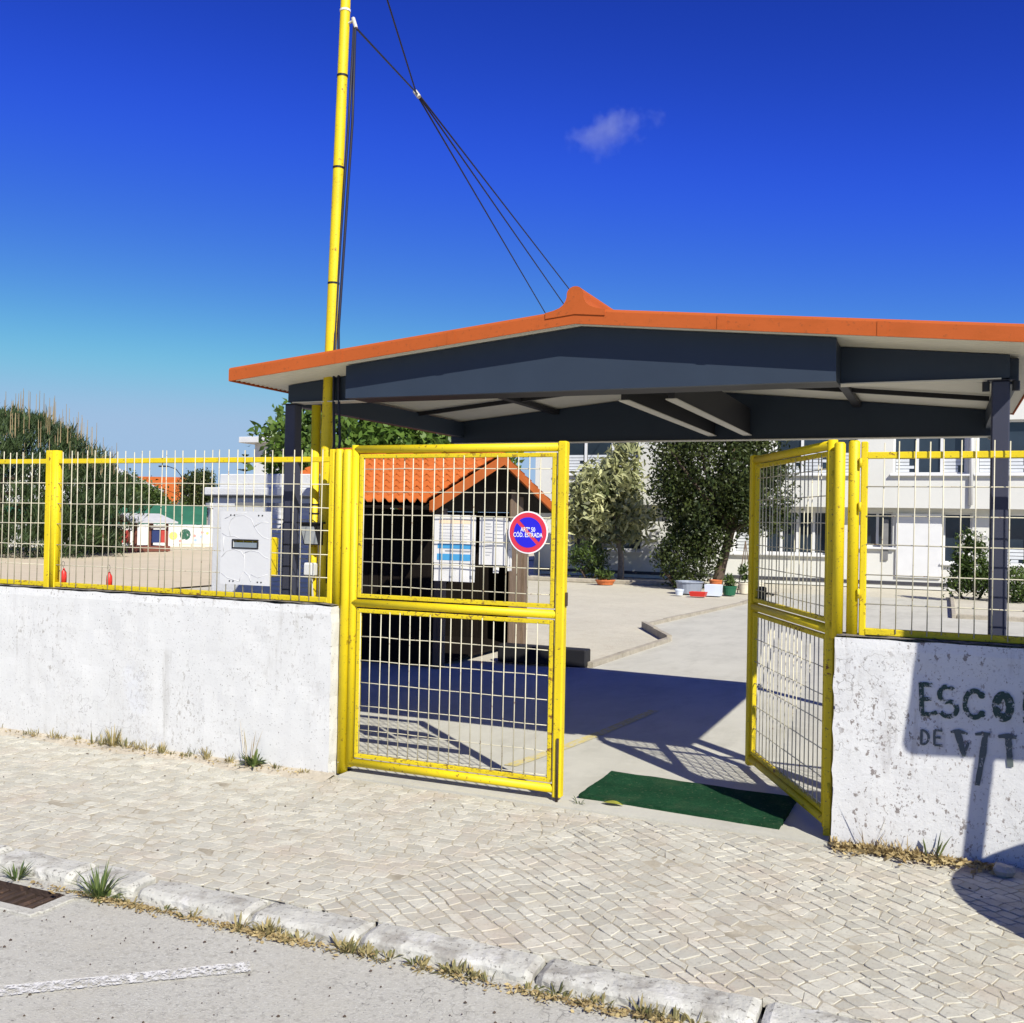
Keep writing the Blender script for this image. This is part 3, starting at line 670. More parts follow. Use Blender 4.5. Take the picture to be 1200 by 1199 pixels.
# ------------------------------------------------------------------ gate leaves (built closed around x=0..1.475, then placed)
def gate_leaf(loc, rotz, label, lock_side, mirror=False):
    t = thing('gate_leaf', loc, label, 'gate'); t.rotation_euler = (0, 0, rotz)
    O = Vector(loc)
    def P(mb, name, m, smooth=False, parent=None):
        if mirror:
            mb.v = [(-v[0], v[1], v[2]) for v in mb.v]; mb.f = [f[::-1] for f in mb.f]
        me = mb.mesh(name, smooth=smooth); me.materials.append(m); o = bpy.data.objects.new(name, me); col.objects.link(o); o.parent = parent or t; return o
    W_ = 1.475; r = 0.026
    P(MB().tube([(0.026, 0, .05), (0.026, 0, 2.108)], r, 14), 'hinge_stile', M['yellow'], True)
    P(MB().bbox((W_-.055, -.03, .03), (W_, .03, 2.116), .008), 'closing_stile', M['yellow'])
    for z, mm in ((2.082, 'yellow'), (1.098, 'yellow'), (0.078, 'yellow')):
        P(MB().tube([(0.03, 0, z), (W_-.05, 0, z)], r, 14), 'rail', M[mm], True)
    for z0, z1 in ((1.132, 2.050), (0.112, 1.064)):
        mb = MB(); x0, x1, s = 0.062, W_-.068, .026
        mb.bbox((x0, -.013, z0), (x0+s, .013, z1), .003); mb.bbox((x1-s, -.013, z0), (x1, .013, z1), .003)
        mb.bbox((x0+s, -.0125, z1-s), (x1-s, .0125, z1), .003); mb.bbox((x0+s, -.0125, z0), (x1-s, .0125, z0+s), .003)
        P(mb, 'panel_frame', M['yellow_rust'])
        cb = MB().tube([(0, 0, z0+s*.5), (0, 0, z1-s*.5)], .0034, 6); me = cb.mesh('bar', smooth=True); me.materials.append(M['wire'])
        for k in range(18):
            x = .091+k*0.0715
            if x > x1-s: break
            o = bpy.data.objects.new('bar', me); col.objects.link(o); o.parent = t
            o.location = ((-1 if mirror else 1)*x, -.006+random.gauss(0, .001), 0); o.rotation_euler = (random.gauss(0, .002), random.gauss(0, .002), 0)
        zz = [1.212, 1.363, 1.511, 1.664, 1.811, 1.956] if z0 > 1 else [.149, .290, .442, .591, .735, .885]
        for z in zz:
            P(MB().tube([(x0+s*.5+(x1-x0-s)*i/8, 0.0006+random.gauss(0, .0006), z+random.gauss(0, .0012)) for i in range(9)], .0031, 6), 'wire', M['wire'], True)
    if lock_side:
        lb = P(MB().bbox((W_-.135, .015, 1.135), (W_-.062, .06, 1.235), .006), 'lock_box', M['black'])
        P(MB().tube([(W_-.10, .062, 1.19), (W_-.10, .09, 1.19), (W_-.16, .095, 1.185)], .007, 8), 'handle', M['dark_metal'], True, lb)
    else:
        P(MB().bbox((W_+.0, -.012, 1.15), (W_+.012, .012, 1.23), .003), 'latch_plate', M['rust_iron'])
    for z in (.25, 1.1, 1.9):
        P(MB().tube([(-.008, -.006, z-.04), (-.008, -.006, z+.04)], .010, 8), 'hinge', M['yellow_rust'], True)
    return t
gl = gate_leaf((-0.004, 0.1, 0), 0.0, 'closed yellow gate leaf with round sign and paper notices', False)
RA = math.atan2(0.9, -0.44)
gr = gate_leaf((2.962, 0.135, 0), RA-math.pi, 'yellow gate leaf swung open inward, its shaded side towards the drive', True, mirror=True)
# drop bolt on closed leaf
mb = MB(); mb.tube([(1.452, .065, .005), (1.452, .065, .38)], .008, 8); mb.build('drop_bolt', M['rust_iron'], gl, smooth=True)

# round no-parking sign on the closed leaf
sg = thing('no_parking_sign', (1.237, 0.075, 1.576), 'round red and blue no-parking sign wired to the closed gate leaf', 'sign')
def disc(r, y0, y1, n=48, c=(1.237, 1.576)):
    return MB().prism([(c[0]+r*math.cos(2*math.pi*k/n), c[1]+r*math.sin(2*math.pi*k/n)) for k in range(n)], 'Y', y0, y1)
disc(.126, .0740, .0770).build('plate', M['sign_white'], sg)
disc(.118, .0725, .0738).build('red_ring', M['sign_red'], sg)
def halfdisc(r, gap, sgn, y0, y1, ang):
    pts = []; th = math.asin(gap/r)
    for k in range(25):
        a = th+(math.pi-2*th)*k/24; x, z = r*math.cos(a), sgn*r*math.sin(a)
        c, s_ = math.cos(ang), math.sin(ang); pts.append((1.237+c*x-s_*z, 1.576+s_*x+c*z))
    return MB().prism(pts if sgn > 0 else pts[::-1], 'Y', y0, y1)
halfdisc(.090, .011, 1, .0712, .0723, math.radians(-45)).build('blue_field', M['sign_blue'], sg)
halfdisc(.090, .011, -1, .0712, .0723, math.radians(-45)).build('blue_field', M['sign_blue'], sg)
for s_, z, sz in (('ARTº 50', 1.592, .036), ('CÓD. ESTRADA', 1.560, .036)):
    me = text_mesh(s_, sz, 0.0003, 0.0004); me.materials.append(M['sign_white'])
    o = bpy.data.objects.new('lettering', me); col.objects.link(o); o.parent = sg
    o.rotation_euler = (math.pi/2, 0, 0); o.location = Vector((1.237, .0706, z))-WL[sg]
    o.scale = (0.74, 1.05, 1); o['label'] = 'white lettering '+('ARTº 50' if 'ART' in s_ else 'CÓD. ESTRADA')
for z in (1.67, 1.483): MB().lathe([(0, 0), (.004, 0), (.004, .002), (0, .003)], (0, 0, 0), 8).build('bolt', M['flange'], sg).location = Vector((1.237, .0712, z))-WL[sg]

# paper notices tied behind the mesh of the closed leaf
def notice(x0, z0, x1, z1, y, label, items, rot=0.0):
    t = thing('notice', ((x0+x1)/2, y, (z0+z1)/2), label, 'notice'); t.rotation_euler = (0, rot, 0)
    mb = MB(); mb.sheet(lambda u, v: (x0+(x1-x0)*u, y+0.002*math.sin(u*5+v*3), z0+(z1-z0)*v), 8, 8); n = len(mb.v)
    mb.sheet(lambda u, v: (x0+(x1-x0)*(1-u), y+0.003+0.002*math.sin((1-u)*5+v*3), z0+(z1-z0)*v), 8, 8)
    mb.build('paper', M['paper'], t, smooth=True)
    for nm, m, a, b, c, d_ in items:
        X0 = x0+(x1-x0)*a; X1 = x0+(x1-x0)*c; Z0 = z0+(z1-z0)*b; Z1 = z0+(z1-z0)*d_
        MB().sheet(lambda u, v: (X0+(X1-X0)*u, y-.0012+0.002*math.sin((a+(c-a)*u)*5+(b+(d_-b)*v)*3), Z0+(Z1-Z0)*v), 6, 2).build(nm, M[m], t)
    return t
lines = lambda a, c, zs, h=.006: [('print_line', 'print_grey', a, z, c-random.random()*.1, z+h) for z in zs]
notice(.588, 1.375, .872, 1.672, .118, 'white notice with two bright blue bands behind the gate mesh',
    [('tinted_band', 'paper_tint', .12, .82, .88, .90), ('blue_band', 'print_blue', .09, .30, .91, .40), ('blue_band', 'print_blue', .08, .055, .90, .19)] + lines(.12, .88, (.76, .70, .62, .56, .50, .44)) + lines(.28, .95, (.235, .255), .012))
notice(.590, 1.262, .870, 1.372, .120, 'white paper strip with small print below the blue-banded notice', lines(.08, .6, (.82, .72, .62)) + [('print_mark', 'print_grey', .38, .20, .44, .30), ('print_mark', 'print_grey', .88, .18, .96, .36)])
notice(.899, 1.373, 1.085, 1.660, .119, 'white sheet of small print in two columns left of the round sign', lines(.22, .48, (.86, .80, .74, .66, .58, .50, .42, .34, .26, .20), .012) + lines(.55, .92, (.86, .80, .72, .64, .56, .46), .012) + [('print_line', 'print_grey', .05, .97, .95, .976)])
notice(1.088, 1.340, 1.115, 1.640, .121, 'narrow white paper strip just left of the round sign', [('print_mark', 'print_grey', .3, .1+.16*k, .7, .12+.16*k) for k in range(5)])
notice(.992, 1.325, 1.030, 1.366, .123, 'small white paper tab hanging below the two-column sheet', [('print_line', 'print_grey', .2, .4, .8, .45)])

# mailbox plate on the left fence
mp = thing('mailbox_plate', (-0.81, 0.066, 1.44), 'white mailbox plate with a letter slot fixed to the left fence', 'mailbox')
px0, px1, pz0, pz1 = -1.012, -0.605, 1.178, 1.672
mb = MB(); n = 14
sx0, sx1, sz0, sz1 = -.905, -.708, 1.430, 1.474
for (a, b, c, d_) in ((px0, pz0, px1, sz0), (px0, sz1, px1, pz1), (px0, sz0, sx0, sz1), (sx1, sz0, px1, sz1)): mb.box((a, .060, b), (c, .068, d_))
mb.build('plate', M['white_metal'], mp)
mb = MB(); mb.bbox((sx0-.012, .053, sz0-.010), (sx1+.012, .062, sz0)); mb.bbox((sx0-.012, .053, sz1), (sx1+.012, .062, sz1+.010)); mb.bbox((sx0-.012, .053, sz0), (sx0, .062, sz1)); mb.bbox((sx1, .053, sz0), (sx1+.012, .062, sz1)); mb.build('slot_frame', M['dark_metal'], mp)
MB().box((sx0, .066, sz0), (sx1, .069, sz1-.012)).build('flap', M['glass_slot'], mp)
cr = [[(-.98,1.62),(-.93,1.64),(-.87,1.655),(-.80,1.66)], [(-.93,1.50),(-.945,1.56),(-.93,1.61),(-.89,1.64),(-.82,1.645),(-.76,1.62),(-.735,1.57)], [(-1.0,1.52),(-.95,1.50),(-.90,1.505),(-.86,1.49)], [(-.735,1.57),(-.70,1.53),(-.66,1.50),(-.615,1.49)], [(-.735,1.57),(-.68,1.60),(-.62,1.60)],
      [(-1.0,1.36),(-.96,1.40),(-.90,1.415),(-.84,1.40),(-.815,1.37)], [(-.815,1.40),(-.81,1.34),(-.815,1.27),(-.84,1.23),(-.85,1.20)], [(-.815,1.27),(-.77,1.24),(-.755,1.20)], [(-.815,1.39),(-.76,1.41),(-.69,1.40),(-.65,1.37),(-.61,1.36)], [(-1.0,1.25),(-.95,1.22),(-.90,1.21),(-.85,1.20)], [(-.755,1.25),(-.70,1.23),(-.62,1.255)], [(-.985,1.50),(-.99,1.45),(-.985,1.40)]]
mb = MB()
for c_ in cr: mb.tube([(x, .0602, z) for x, z in c_], .0022, 6)
mb.build('stone_pattern', M['white_metal'], mp, smooth=True)
for x in (-.93, -.90, -.70, -.67):
    for z in (1.645, 1.20): MB().tube([(x, .0575, z), (x, .0605, z)], .0055, 8).build('bolt', M['dark_metal'], mp)
MB().bbox((-.99, .10, 1.235), (-.635, .20, 1.50), .01).build('letter_box', M['yellow'], mp)

# ------------------------------------------------------------------ gate canopy
RX, HALF, SLOPE = 1.58, 2.40, 0.0979
def rz(x): return 2.765 - SLOPE*abs(x-RX)                # underside of the roof sheet
YF, YB = -0.13, 3.10
cp = thing('gate_canopy', (RX, 1.5, 0), 'dark steel canopy with shallow terracotta-edged roof over the gate', 'canopy')
for sgn in (-1, 1):
    # ribbed ceiling sheet
    mb = MB(); prof = []; y = YF+.02
    while y < YB-.02: prof += [(y, 0), (y+.012, .006), (y+.03, .006), (y+.042, 0)]; y += .05
    a, b = RX, RX+sgn*HALF
    vs = [(x, q[0], rz(x)+q[1]) for x in (a, b) for q in prof]; n = len(prof)
    mb.add(vs, [(k, k+1, n+k+1, n+k) for k in range(n-1)]); mb.build('ceiling_sheet', M['ceiling'], cp)
    xs_ = (RX, RX+sgn*(HALF-.012)); mb = MB()
    mb.prism([(xs_[0], rz(RX)+.012), (xs_[1], rz(xs_[1])+.012), (xs_[1], rz(xs_[1])+.066), (xs_[0], rz(RX)+.066)], 'Y', YF+.012, YB-.012); mb.build('roof_sheet', M['orange_metal'], cp)
    # fascia: front, back and eave with a rolled upper edge
    for yy, dd in ((YF, 1), (YB, -1)):
        pf = [(0, 0), (0, .072), (.004, .082), (.012, .088), (.03, .088), (.03, .078), (.010, .074), (.010, 0)]
        m1 = MB(); vs = [(x, yy+dd*(q[0]), rz(x)-.008+q[1]) for x in (RX, RX+sgn*HALF) for q in pf]; n = len(pf)
        m1.add(vs, [(k, (k+1) % n, n+(k+1) % n, n+k) for k in range(n)]+[tuple(range(n)), tuple(range(n, 2*n))]); m1.build('fascia', M['orange_metal'], cp)
    xe = RX+sgn*HALF; m1 = MB(); m1.bbox((min(xe, xe-sgn*.012), YF+.001, rz(xe)-.010), (max(xe, xe-sgn*.012), YB-.001, rz(xe)+.078), .004); m1.build('fascia', M['orange_metal'], cp)
for x in (.0, .78, 2.38, 3.18):
    for yy, d0, d1 in ((YF, -.003, .002), (YB, -.002, .003)):
        MB().prism([(x, rz(x)-.0095), (x+.05, rz(x+.05)-.0095), (x+.05, rz(x+.05)+.066), (x, rz(x)+.066)], 'Y', yy+d0, yy+d1).build('fascia_lap', M['orange_metal'], cp)
# ridge cap with bell-shaped end plates
def bell():
    L = [(-.190, -.014), (-.140, -.004), (-.100, .010), (-.074, .030), (-.058, .058), (-.053, .080)]
    top = [(-.053*math.cos(t), .094+.050*math.sin(t)) for t in np.linspace(0.1, math.pi-.1, 11)]
    return L+top+[(-x, z) for x, z in L[::-1]]
bp = [(x*.93, z*.88 if z > 0 else z) for x, z in bell()]; zr = rz(RX)+.075
for y0, y1 in ((YF-.006, YF+.004), (YB-.004, YB+.006)):
    lo = [(x, -.030-SLOPE*abs(x)) for x in np.linspace(.177, -.177, 5)]
    MB().prism([(RX+x, zr+z) for x, z in bp+lo], 'Y', y0, y1).build('ridge_end', M['orange_metal'], cp)
mb = MB(); vs = [(RX+x, y, zr+z-.001) for y in (YF+.004, YB-.004) for x, z in bp]; n = len(bp)
mb.add(vs, [(k, k+1, n+k+1, n+k) for k in range(n-1)]); mb.build('ridge_cap', M['orange_metal'], cp, smooth=True)
# gable beams
def gable_beam(name, y0, y1, x0, x1, zb, m=M['navy']):
    top = [(x, rz(x)-.004) for x in ((x1, RX, x0) if x0 < RX < x1 else (x1, x0))]
    mb = MB(); mb.prism([(x0, zb), (x1, zb)]+top, 'Y', y0, y1); return mb.build(name, m, cp)
gable_beam('beam', .290, .350, -.65, 3.80, 2.425)
MB().bbox((-.60, .262, 2.417), (3.76, .378, 2.4245), .002).build('flange', M['flange'], cp)
gable_beam('beam', 2.92, 2.99, -.72, 3.90, 2.350)
MB().bbox((-.68, 2.90, 2.342), (3.86, 3.01, 2.3495), .002).build('flange', M['flange'], cp)
gable_beam('front_panel', -.005, .045, .0, 2.975, 2.400)
MB().box((.0, .046, 2.402), (2.975, .262, 2.412)).build('panel_underside', M['dark_metal'], cp)
for x in (.004, 2.965): MB().box((x, .046, 2.413), (x+.008, .285, rz(x)-.01)).build('panel_return', M['navy'], cp)
for x in (-.655, 3.775): MB().bbox((x, .351, 2.40), (x+.07, 2.919, rz(x+.035)-.012), .004).build('eave_beam', M['navy'], cp)
for x in (1.72, 2.01):
    MB().bbox((x-.02, .379, 2.385), (x+.02, 2.899, 2.60), .003).build('tie_beam', M['dark_metal'], cp)
    MB().bbox((x-.035, .379, 2.376), (x+.035, 2.899, 2.3845), .002).build('flange', M['flange'], cp)  # pale strip paints bounce light onto the beam's underside
for x in (.32, 2.86): MB().bbox((x-.03, .351, rz(x)-.050), (x+.03, 2.919, rz(x)-.010), .003).build('purlin', M['dark_metal'], cp)
for y in (1.15, 2.05):
    for s_ in (-1, 1):
        xa, xb = RX+s_*.02, RX+s_*2.19; mb = MB()
        mb.prism([(xa, rz(xa)-.040), (xb, rz(xb)-.040), (xb, rz(xb)-.008), (xa, rz(xa)-.008)], 'Y', y-.016, y+.016); mb.build('rafter', M['dark_metal'], cp)
for x, y in ((-.632, .33), (3.76, .33), (3.862, 2.955)):
    z1 = 2.424 if y < 1 else 2.341
    po = MB().bbox((x-.0425, y-.0425, 0.004), (x+.0425, y+.0425, z1-.012), .006).build('post', M['navy_post'], cp)
    MB().bbox((x-.075, y-.075, 0.004), (x+.075, y+.075, .016), .002).build('base_plate', M['navy_post'], po)
    MB().bbox((x-.065, y-.06, z1-.0115), (x+.065, y+.06, z1-.0085), .001).build('cap_plate', M['navy_post'], po)
for s_ in (-1, 1):
    MB().tube([(3.76+s_*.07, .30, 2.36), (3.76+s_*.07, .30, 2.41)], .018, 8).build('bolt', M['black'], cp)

# ------------------------------------------------------------------ flagpole, service pipe, cables
fp = thing('flagpole', (-0.335, 0.3, 0), 'tall slender yellow pole rising past the left end of the canopy', 'pole')
def fpx(z): return -0.335 + 0.0275*(z-2.2)*0.95
zs = [0, 2.2, 3.25, 4.0, 4.6, 5.4, 6.8]
mb = MB(); mb.tube([(fpx(z) if z > 2.2 else -.335, .3, z) for z in zs], [.041, .041, .039, .037, .035, .033, .028], 16); mb.build('pole', M['yellow'], fp, smooth=True)
for z in (3.22, 4.0, 4.62, 5.06): MB().tube([(fpx(z), .3, z-.007), (fpx(z), .3, z+.007)], .0375+.0015*(5-z), 16).build('joint_ring', M['dark_metal'] if z < 5 else M['paper'], fp)
MB().lathe([(.0, 0), (.03, .01), (.035, .04), (0, .07)], (fpx(6.8), .3, 6.79), 12).build('finial', M['yellow'], fp, smooth=True)
sp = thing('service_pipe', (-0.425, 0.3, 0), 'short yellow pipe beside the flagpole carrying a lamp and a junction box', 'pipe')
MB().tube([(-.425, .3, 0), (-.425, .3, 2.40)], .031, 14).build('pipe', M['yellow'], sp, smooth=True)
for z in (1.66, 1.72): MB().tube([(-.425, .3, z), (-.425, .3, z+.012)], .0335, 14).build('strap', M['dark_metal'], sp)
fl = thing('floodlight', (-0.40, 0.2, 1.53), 'small dark floodlight with a glass front on the service pipe', 'lamp')
mb = MB(); mb.prism([(.262, 1.455), (.215, 1.455), (.165, 1.585), (.165, 1.60), (.262, 1.60)], 'X', -.445, -.325); mb.build('housing', M['dark_metal'], fl)
MB().add([(-.438, .212, 1.462), (-.332, .212, 1.462), (-.332, .163, 1.580), (-.438, .163, 1.580)], [(0, 1, 2, 3)]).build('glass', M['lamp_glass'], fl)
MB().bbox((-.462, .145, 1.598), (-.308, .270, 1.608), .003).build('visor', M['dark_metal'], fl)
jb = thing('junction_box', (-0.405, 0.24, 1.29), 'small white junction box low on the service pipe', 'box')
MB().bbox((-.445, .215, 1.245), (-.365, .268, 1.335), .008).build('box_body', M['white_metal'], jb)
MB().bbox((-.437, .208, 1.253), (-.373, .2145, 1.327), .003).build('lid', M['white_metal'], jb)
MB().tube([(-.395, .24, 1.24), (-.395, .25, 1.15), (-.39, .268, 1.02), (-.39, .268, 0.2)], .008, 8).build('conduit', M['flange'], jb, smooth=True)
def hang(a, b, sag, n=20):
    a = Vector(a); b = Vector(b); return [a.lerp(b, i/n) - Vector((0, 0, sag*4*(i/n)*(1-i/n))) for i in range(n+1)]
lab = ['dark cable from above the pole top, leftmost of three where they meet the roof', 'dark cable from the pole bracket over the canopy, middle of the three at the roof', 'dark cable knotted to the others and reaching the ridge cap, rightmost at the roof']
knot = (-1.204, 3.0, 5.715)
starts = [(-.19, .34, 5.75), (-.187, .3, 4.945), None]; ends = [(-5.62, 23.2, 4.50), (-4.70, 23.2, 4.77), (-4.19, 23.2, 5.08)]
for i in range(3):
    mb = MB(); k = Vector(knot)+Vector((0.012*i, 0, -.004*i))
    if starts[i]: mb.tube(hang(starts[i], k, 0.0), .0075, 6)
    mb.tube(hang(k, ends[i], 0.0), .0085, 6)
    o = mb.build('overhead_cable', M['cable'], None, smooth=True, loc=knot); tag(o, lab[i], 'cable', 'cables from the pole over the canopy')
o = MB().tube([(knot[0]-.02, knot[1], knot[2]+.03), (knot[0]+.03, knot[1], knot[2]-.035)], .022, 8).build('cable_clip', M['flange'], None, loc=knot); tag(o, 'pale clip where the overhead cables cross', 'clip')
br = thing('pole_bracket', (fpx(4.95)+.1, .3, 4.95), 'small metal bracket near the pole top holding the cables', 'bracket')
MB().tube([(fpx(4.95)+.03, .3, 4.97), (-.185, .3, 4.985)], .008, 8).build('arm', M['flange'], br); MB().tube([(-.197, .3, 5.0), (-.172, .3, 4.93)], .013, 8).build('insulator', M['flange'], br)
for j, (dx, lb) in enumerate(((0.0, 'dark cable hanging straight down the pole, nearer the pole'), (.03, 'dark cable hanging down the pole, further from the pole'))):
    pts = [(-.187+dx*.3, .3, 4.94), (-.215+dx, .3, 4.3), (-.262+dx*1.1, .3, 3.5), (-.285+dx, .29, 2.9), (-.270+dx*1.4, .27, 2.45), (-.245+dx*1.5, .25, 2.15), (-.27+dx, .26, 1.9), (-.30+dx*.6, .28, 1.2)]
    o = MB().tube(pts, .009, 6).build('down_cable', M['cable'], None, smooth=True, loc=pts[-1]); tag(o, lb, 'cable', 'cables hanging down the pole')

# ------------------------------------------------------------------ green mat and leaf, yellow line
mb = MB(); c4 = [Vector(p) for p in ((1.535, .215), (2.71, .115), (2.72, .755), (1.54, .845))]
def mt(u, v, z):
    p = c4[0].lerp(c4[1], u).lerp(c4[3].lerp(c4[2], u), v); e = min(u, 1-u, v*.6, (1-v)*.6)
    return (p.x+.006*nz(u*9, v*9, 2), p.y+.006*nz(u*9, v*9, 7), .016+z+.005*nz(p.x, p.y, 1, 4)*(1 if z > 0 else 0)+(.004 if e < .03 and z > 0 else 0))
mb.sheet(lambda u, v: mt(u, v, .010), 40, 22); 
rim = [mt(i/40, 0, .010) for i in range(41)]+[mt(1, j/22, .010) for j in range(1, 23)]+[mt(1-i/40, 1, .010) for i in range(1, 41)]+[mt(0, 1-j/22, .010) for j in range(1, 22)]
nr = len(rim); mb.add(rim+[(x, y, .005) for x, y, z in rim], [(k, (k+1) % nr, nr+(k+1) % nr, nr+k) for k in range(nr)])
tag(mb.build('door_mat', M['mat_green'], None, loc=(2.1, .5, 0)), 'dark green turf mat lying in the gateway', 'mat')
mb = MB(); mb.sheet(lambda u, v: (1.70+.13*u, .15+.06*(v-.5)*math.sin(math.pi*min(.97, max(.03, u))), .020+.012*math.sin(u*3.1)), 8, 4)
tag(mb.build('fallen_leaf', M['yellow_leaf'], None, loc=(1.76, .15, 0)), 'small yellow-green leaf lying at the front edge of the mat', 'leaf')
mb = MB(); yl = [(0.86, 0.75), (1.0, 1.47), (1.075, 2.02), (1.15, 2.7), (1.20, 3.15)]
mb.sheet(lambda u, v: (lambda i, t: (yl[i][0]+(yl[i+1][0]-yl[i][0])*t-.045+.09*v, yl[i][1]+(yl[i+1][1]-yl[i][1])*t, .008))(min(3, int(u*4)), u*4-min(3, int(u*4))), 40, 1)
struct(mb.build('drive_line', M['yellow_line']), 'worn yellow line painted on the concrete drive')

# ------------------------------------------------------------------ kiosk (dark timber hut with tiled roof) behind the canopy
KX0, KX1 = -3.74, -1.40; KE, KR = 1.80, 2.40; KYF, KYB = 3.80, 7.50; KYM = 5.65
kt = thing('timber_kiosk', (-3.1, 5.6, 0), 'dark timber kiosk with orange tiled gable roof behind the closed gate leaf', 'kiosk')
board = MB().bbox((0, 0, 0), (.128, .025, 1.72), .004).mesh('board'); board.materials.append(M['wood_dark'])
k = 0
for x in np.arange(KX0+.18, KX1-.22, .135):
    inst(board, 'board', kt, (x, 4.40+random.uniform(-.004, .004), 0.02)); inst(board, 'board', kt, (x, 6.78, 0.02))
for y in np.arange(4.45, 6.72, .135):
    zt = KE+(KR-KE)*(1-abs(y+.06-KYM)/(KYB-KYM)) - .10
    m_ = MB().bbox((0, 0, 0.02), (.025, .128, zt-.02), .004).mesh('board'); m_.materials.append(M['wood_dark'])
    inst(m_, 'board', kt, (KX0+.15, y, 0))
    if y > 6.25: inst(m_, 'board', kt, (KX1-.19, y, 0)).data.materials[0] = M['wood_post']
for x, y in ((KX1-.20, 4.40), (KX1-.20, 6.76), (KX0+.16, 4.40), (KX0+.16, 6.76)):
    MB().bbox((x-.02, y-.05, 0), (x+.08, y+.06, 1.76), .006).build('corner_post', M['wood_post'], kt)
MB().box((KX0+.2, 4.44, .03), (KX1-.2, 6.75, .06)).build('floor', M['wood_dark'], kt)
for (ya, yb) in ((KYF, KYM), (KYB, KYM)):
    # roof deck and rake board
    mb = MB(); a = (ya, KE-.03); b = (yb, KR-.03)
    mb.add([(x, y, z+dz) for dz in (0, -.02) for x in (KX0, KX1) for y, z in (a, b)], [(0, 1, 3, 2), (4, 6, 7, 5), (0, 4, 5, 1), (2, 3, 7, 6), (0, 2, 6, 4), (1, 5, 7, 3)]); mb.build('roof_deck', M['wood_dark'], kt)
    for xr in (KX1, KX0-.03):
        mb = MB(); mb.add([(xr+dx, y, z+dz) for dx in (0, .03) for (y, z) in (a, b) for dz in (-.06, .055)], [(0, 1, 3, 2), (4, 6, 7, 5), (0, 4, 5, 1), (2, 3, 7, 6), (0, 2, 6, 4), (1, 5, 7, 3)]); mb.build('rake_tile', M['tile'], kt)
# tiles: S-profile, shared mesh
ang = math.atan2(KR-KE, KYM-KYF); SL = math.hypot(KR-KE, KYM-KYF); TW, TL = .130, SL/8
mb = MB(); n = 12
def tp(u): return .020*math.cos(u*2*math.pi)+.008*math.cos(u*4*math.pi)
vs = []
for j, (y, dz) in enumerate(((-.012, .020), (TL*.5, .012), (TL+.02, -.002))):
    for i in range(n+1): vs.append((TW*i/n, y, tp(i/n)+dz))
for i in range(n+1): vs.append((TW*i/n, -.012, tp(i/n)+.006))
fs = [(j*(n+1)+i, j*(n+1)+i+1, (j+1)*(n+1)+i+1, (j+1)*(n+1)+i) for j in range(2) for i in range(n)] + [(i, 3*(n+1)+i, 3*(n+1)+i+1, i+1) for i in range(n)]
mb.add(vs, fs); tme = mb.mesh('roof_tile', smooth=True); tme.materials.append(M['tile'])
for r_ in range(8):
    for c_ in range(18):
        x = KX0+c_*TW
        y = KYF+math.cos(ang)*TL*r_; z = KE+math.sin(ang)*TL*r_
        inst(tme, 'roof_tile', kt, (x, y, z+.02), (ang+random.gauss(0, .006), 0, 0))
        y = KYB-math.cos(ang)*TL*r_
        inst(tme, 'roof_tile', kt, (x+TW, y, z+.02), (ang, 0, math.pi))
rd = MB().lathe([(.0, 0)], (0, 0, 0), 3)
for i in range(6):
    x0 = KX0+i*.39; MB().tube([(x0, KYM, KR+.055), (x0+.40, KYM, KR+.06)], [.085, .075], 12).build('ridge_tile', M['tile'], kt, smooth=True)
tag(MB().bbox((-1.25, 5.27, 0), (-.17, 5.46, .20), .012).build('shade_block', M['black'], None, loc=(-.7, 5.36, 0)), 'low block, coloured black as shade, at the edge of the sand beside the kiosk', 'block')  # black colour stands in for shade on this low retaining face

# ------------------------------------------------------------------ white masonry utility hut behind the left fence
ut = thing('utility_hut', (-1.8, 2.1, 0), 'small white masonry utility hut with stepped cornice behind the left fence', 'hut')
MB().bbox((-2.47, 1.72, 0), (-1.29, 2.1, 1.80), .008).build('wall', M['white_masonry'], ut)
MB().box((-2.485, 1.705, 1.80), (-1.275, 2.115, 1.815)).build('groove', M['groove'], ut)
MB().bbox((-2.52, 1.66, 1.815), (-1.26, 2.12, 1.885), .008).build('cornice', M['white_masonry'], ut)
MB().bbox((-2.40, 1.72, 1.885), (-1.31, 2.1, 2.005), .008).build('cap', M['white_masonry'], ut)
MB().bbox((-2.22, 1.712, 1.725), (-1.32, 1.722, 1.755), .002).build('groove', M['groove'], ut)
dd = MB(); dd.bbox((-1.85, 1.705, .12), (-1.31, 1.721, 1.68), .004); dd = dd.build('louvre_door', M['white_metal'], ut)
sl_ = MB().add([(0, 0, 0), (.50, 0, 0), (.50, -.014, -.03), (0, -.014, -.03), (0, 0, -.034), (.50, 0, -.034)], [(0, 3, 2, 1), (3, 4, 5, 2), (0, 4, 3), (1, 2, 5)]).mesh('slat'); sl_.materials.append(M['white_metal'])
for i in range(36): inst(sl_, 'slat', dd, (-1.83, 1.704, 1.65-i*.041))

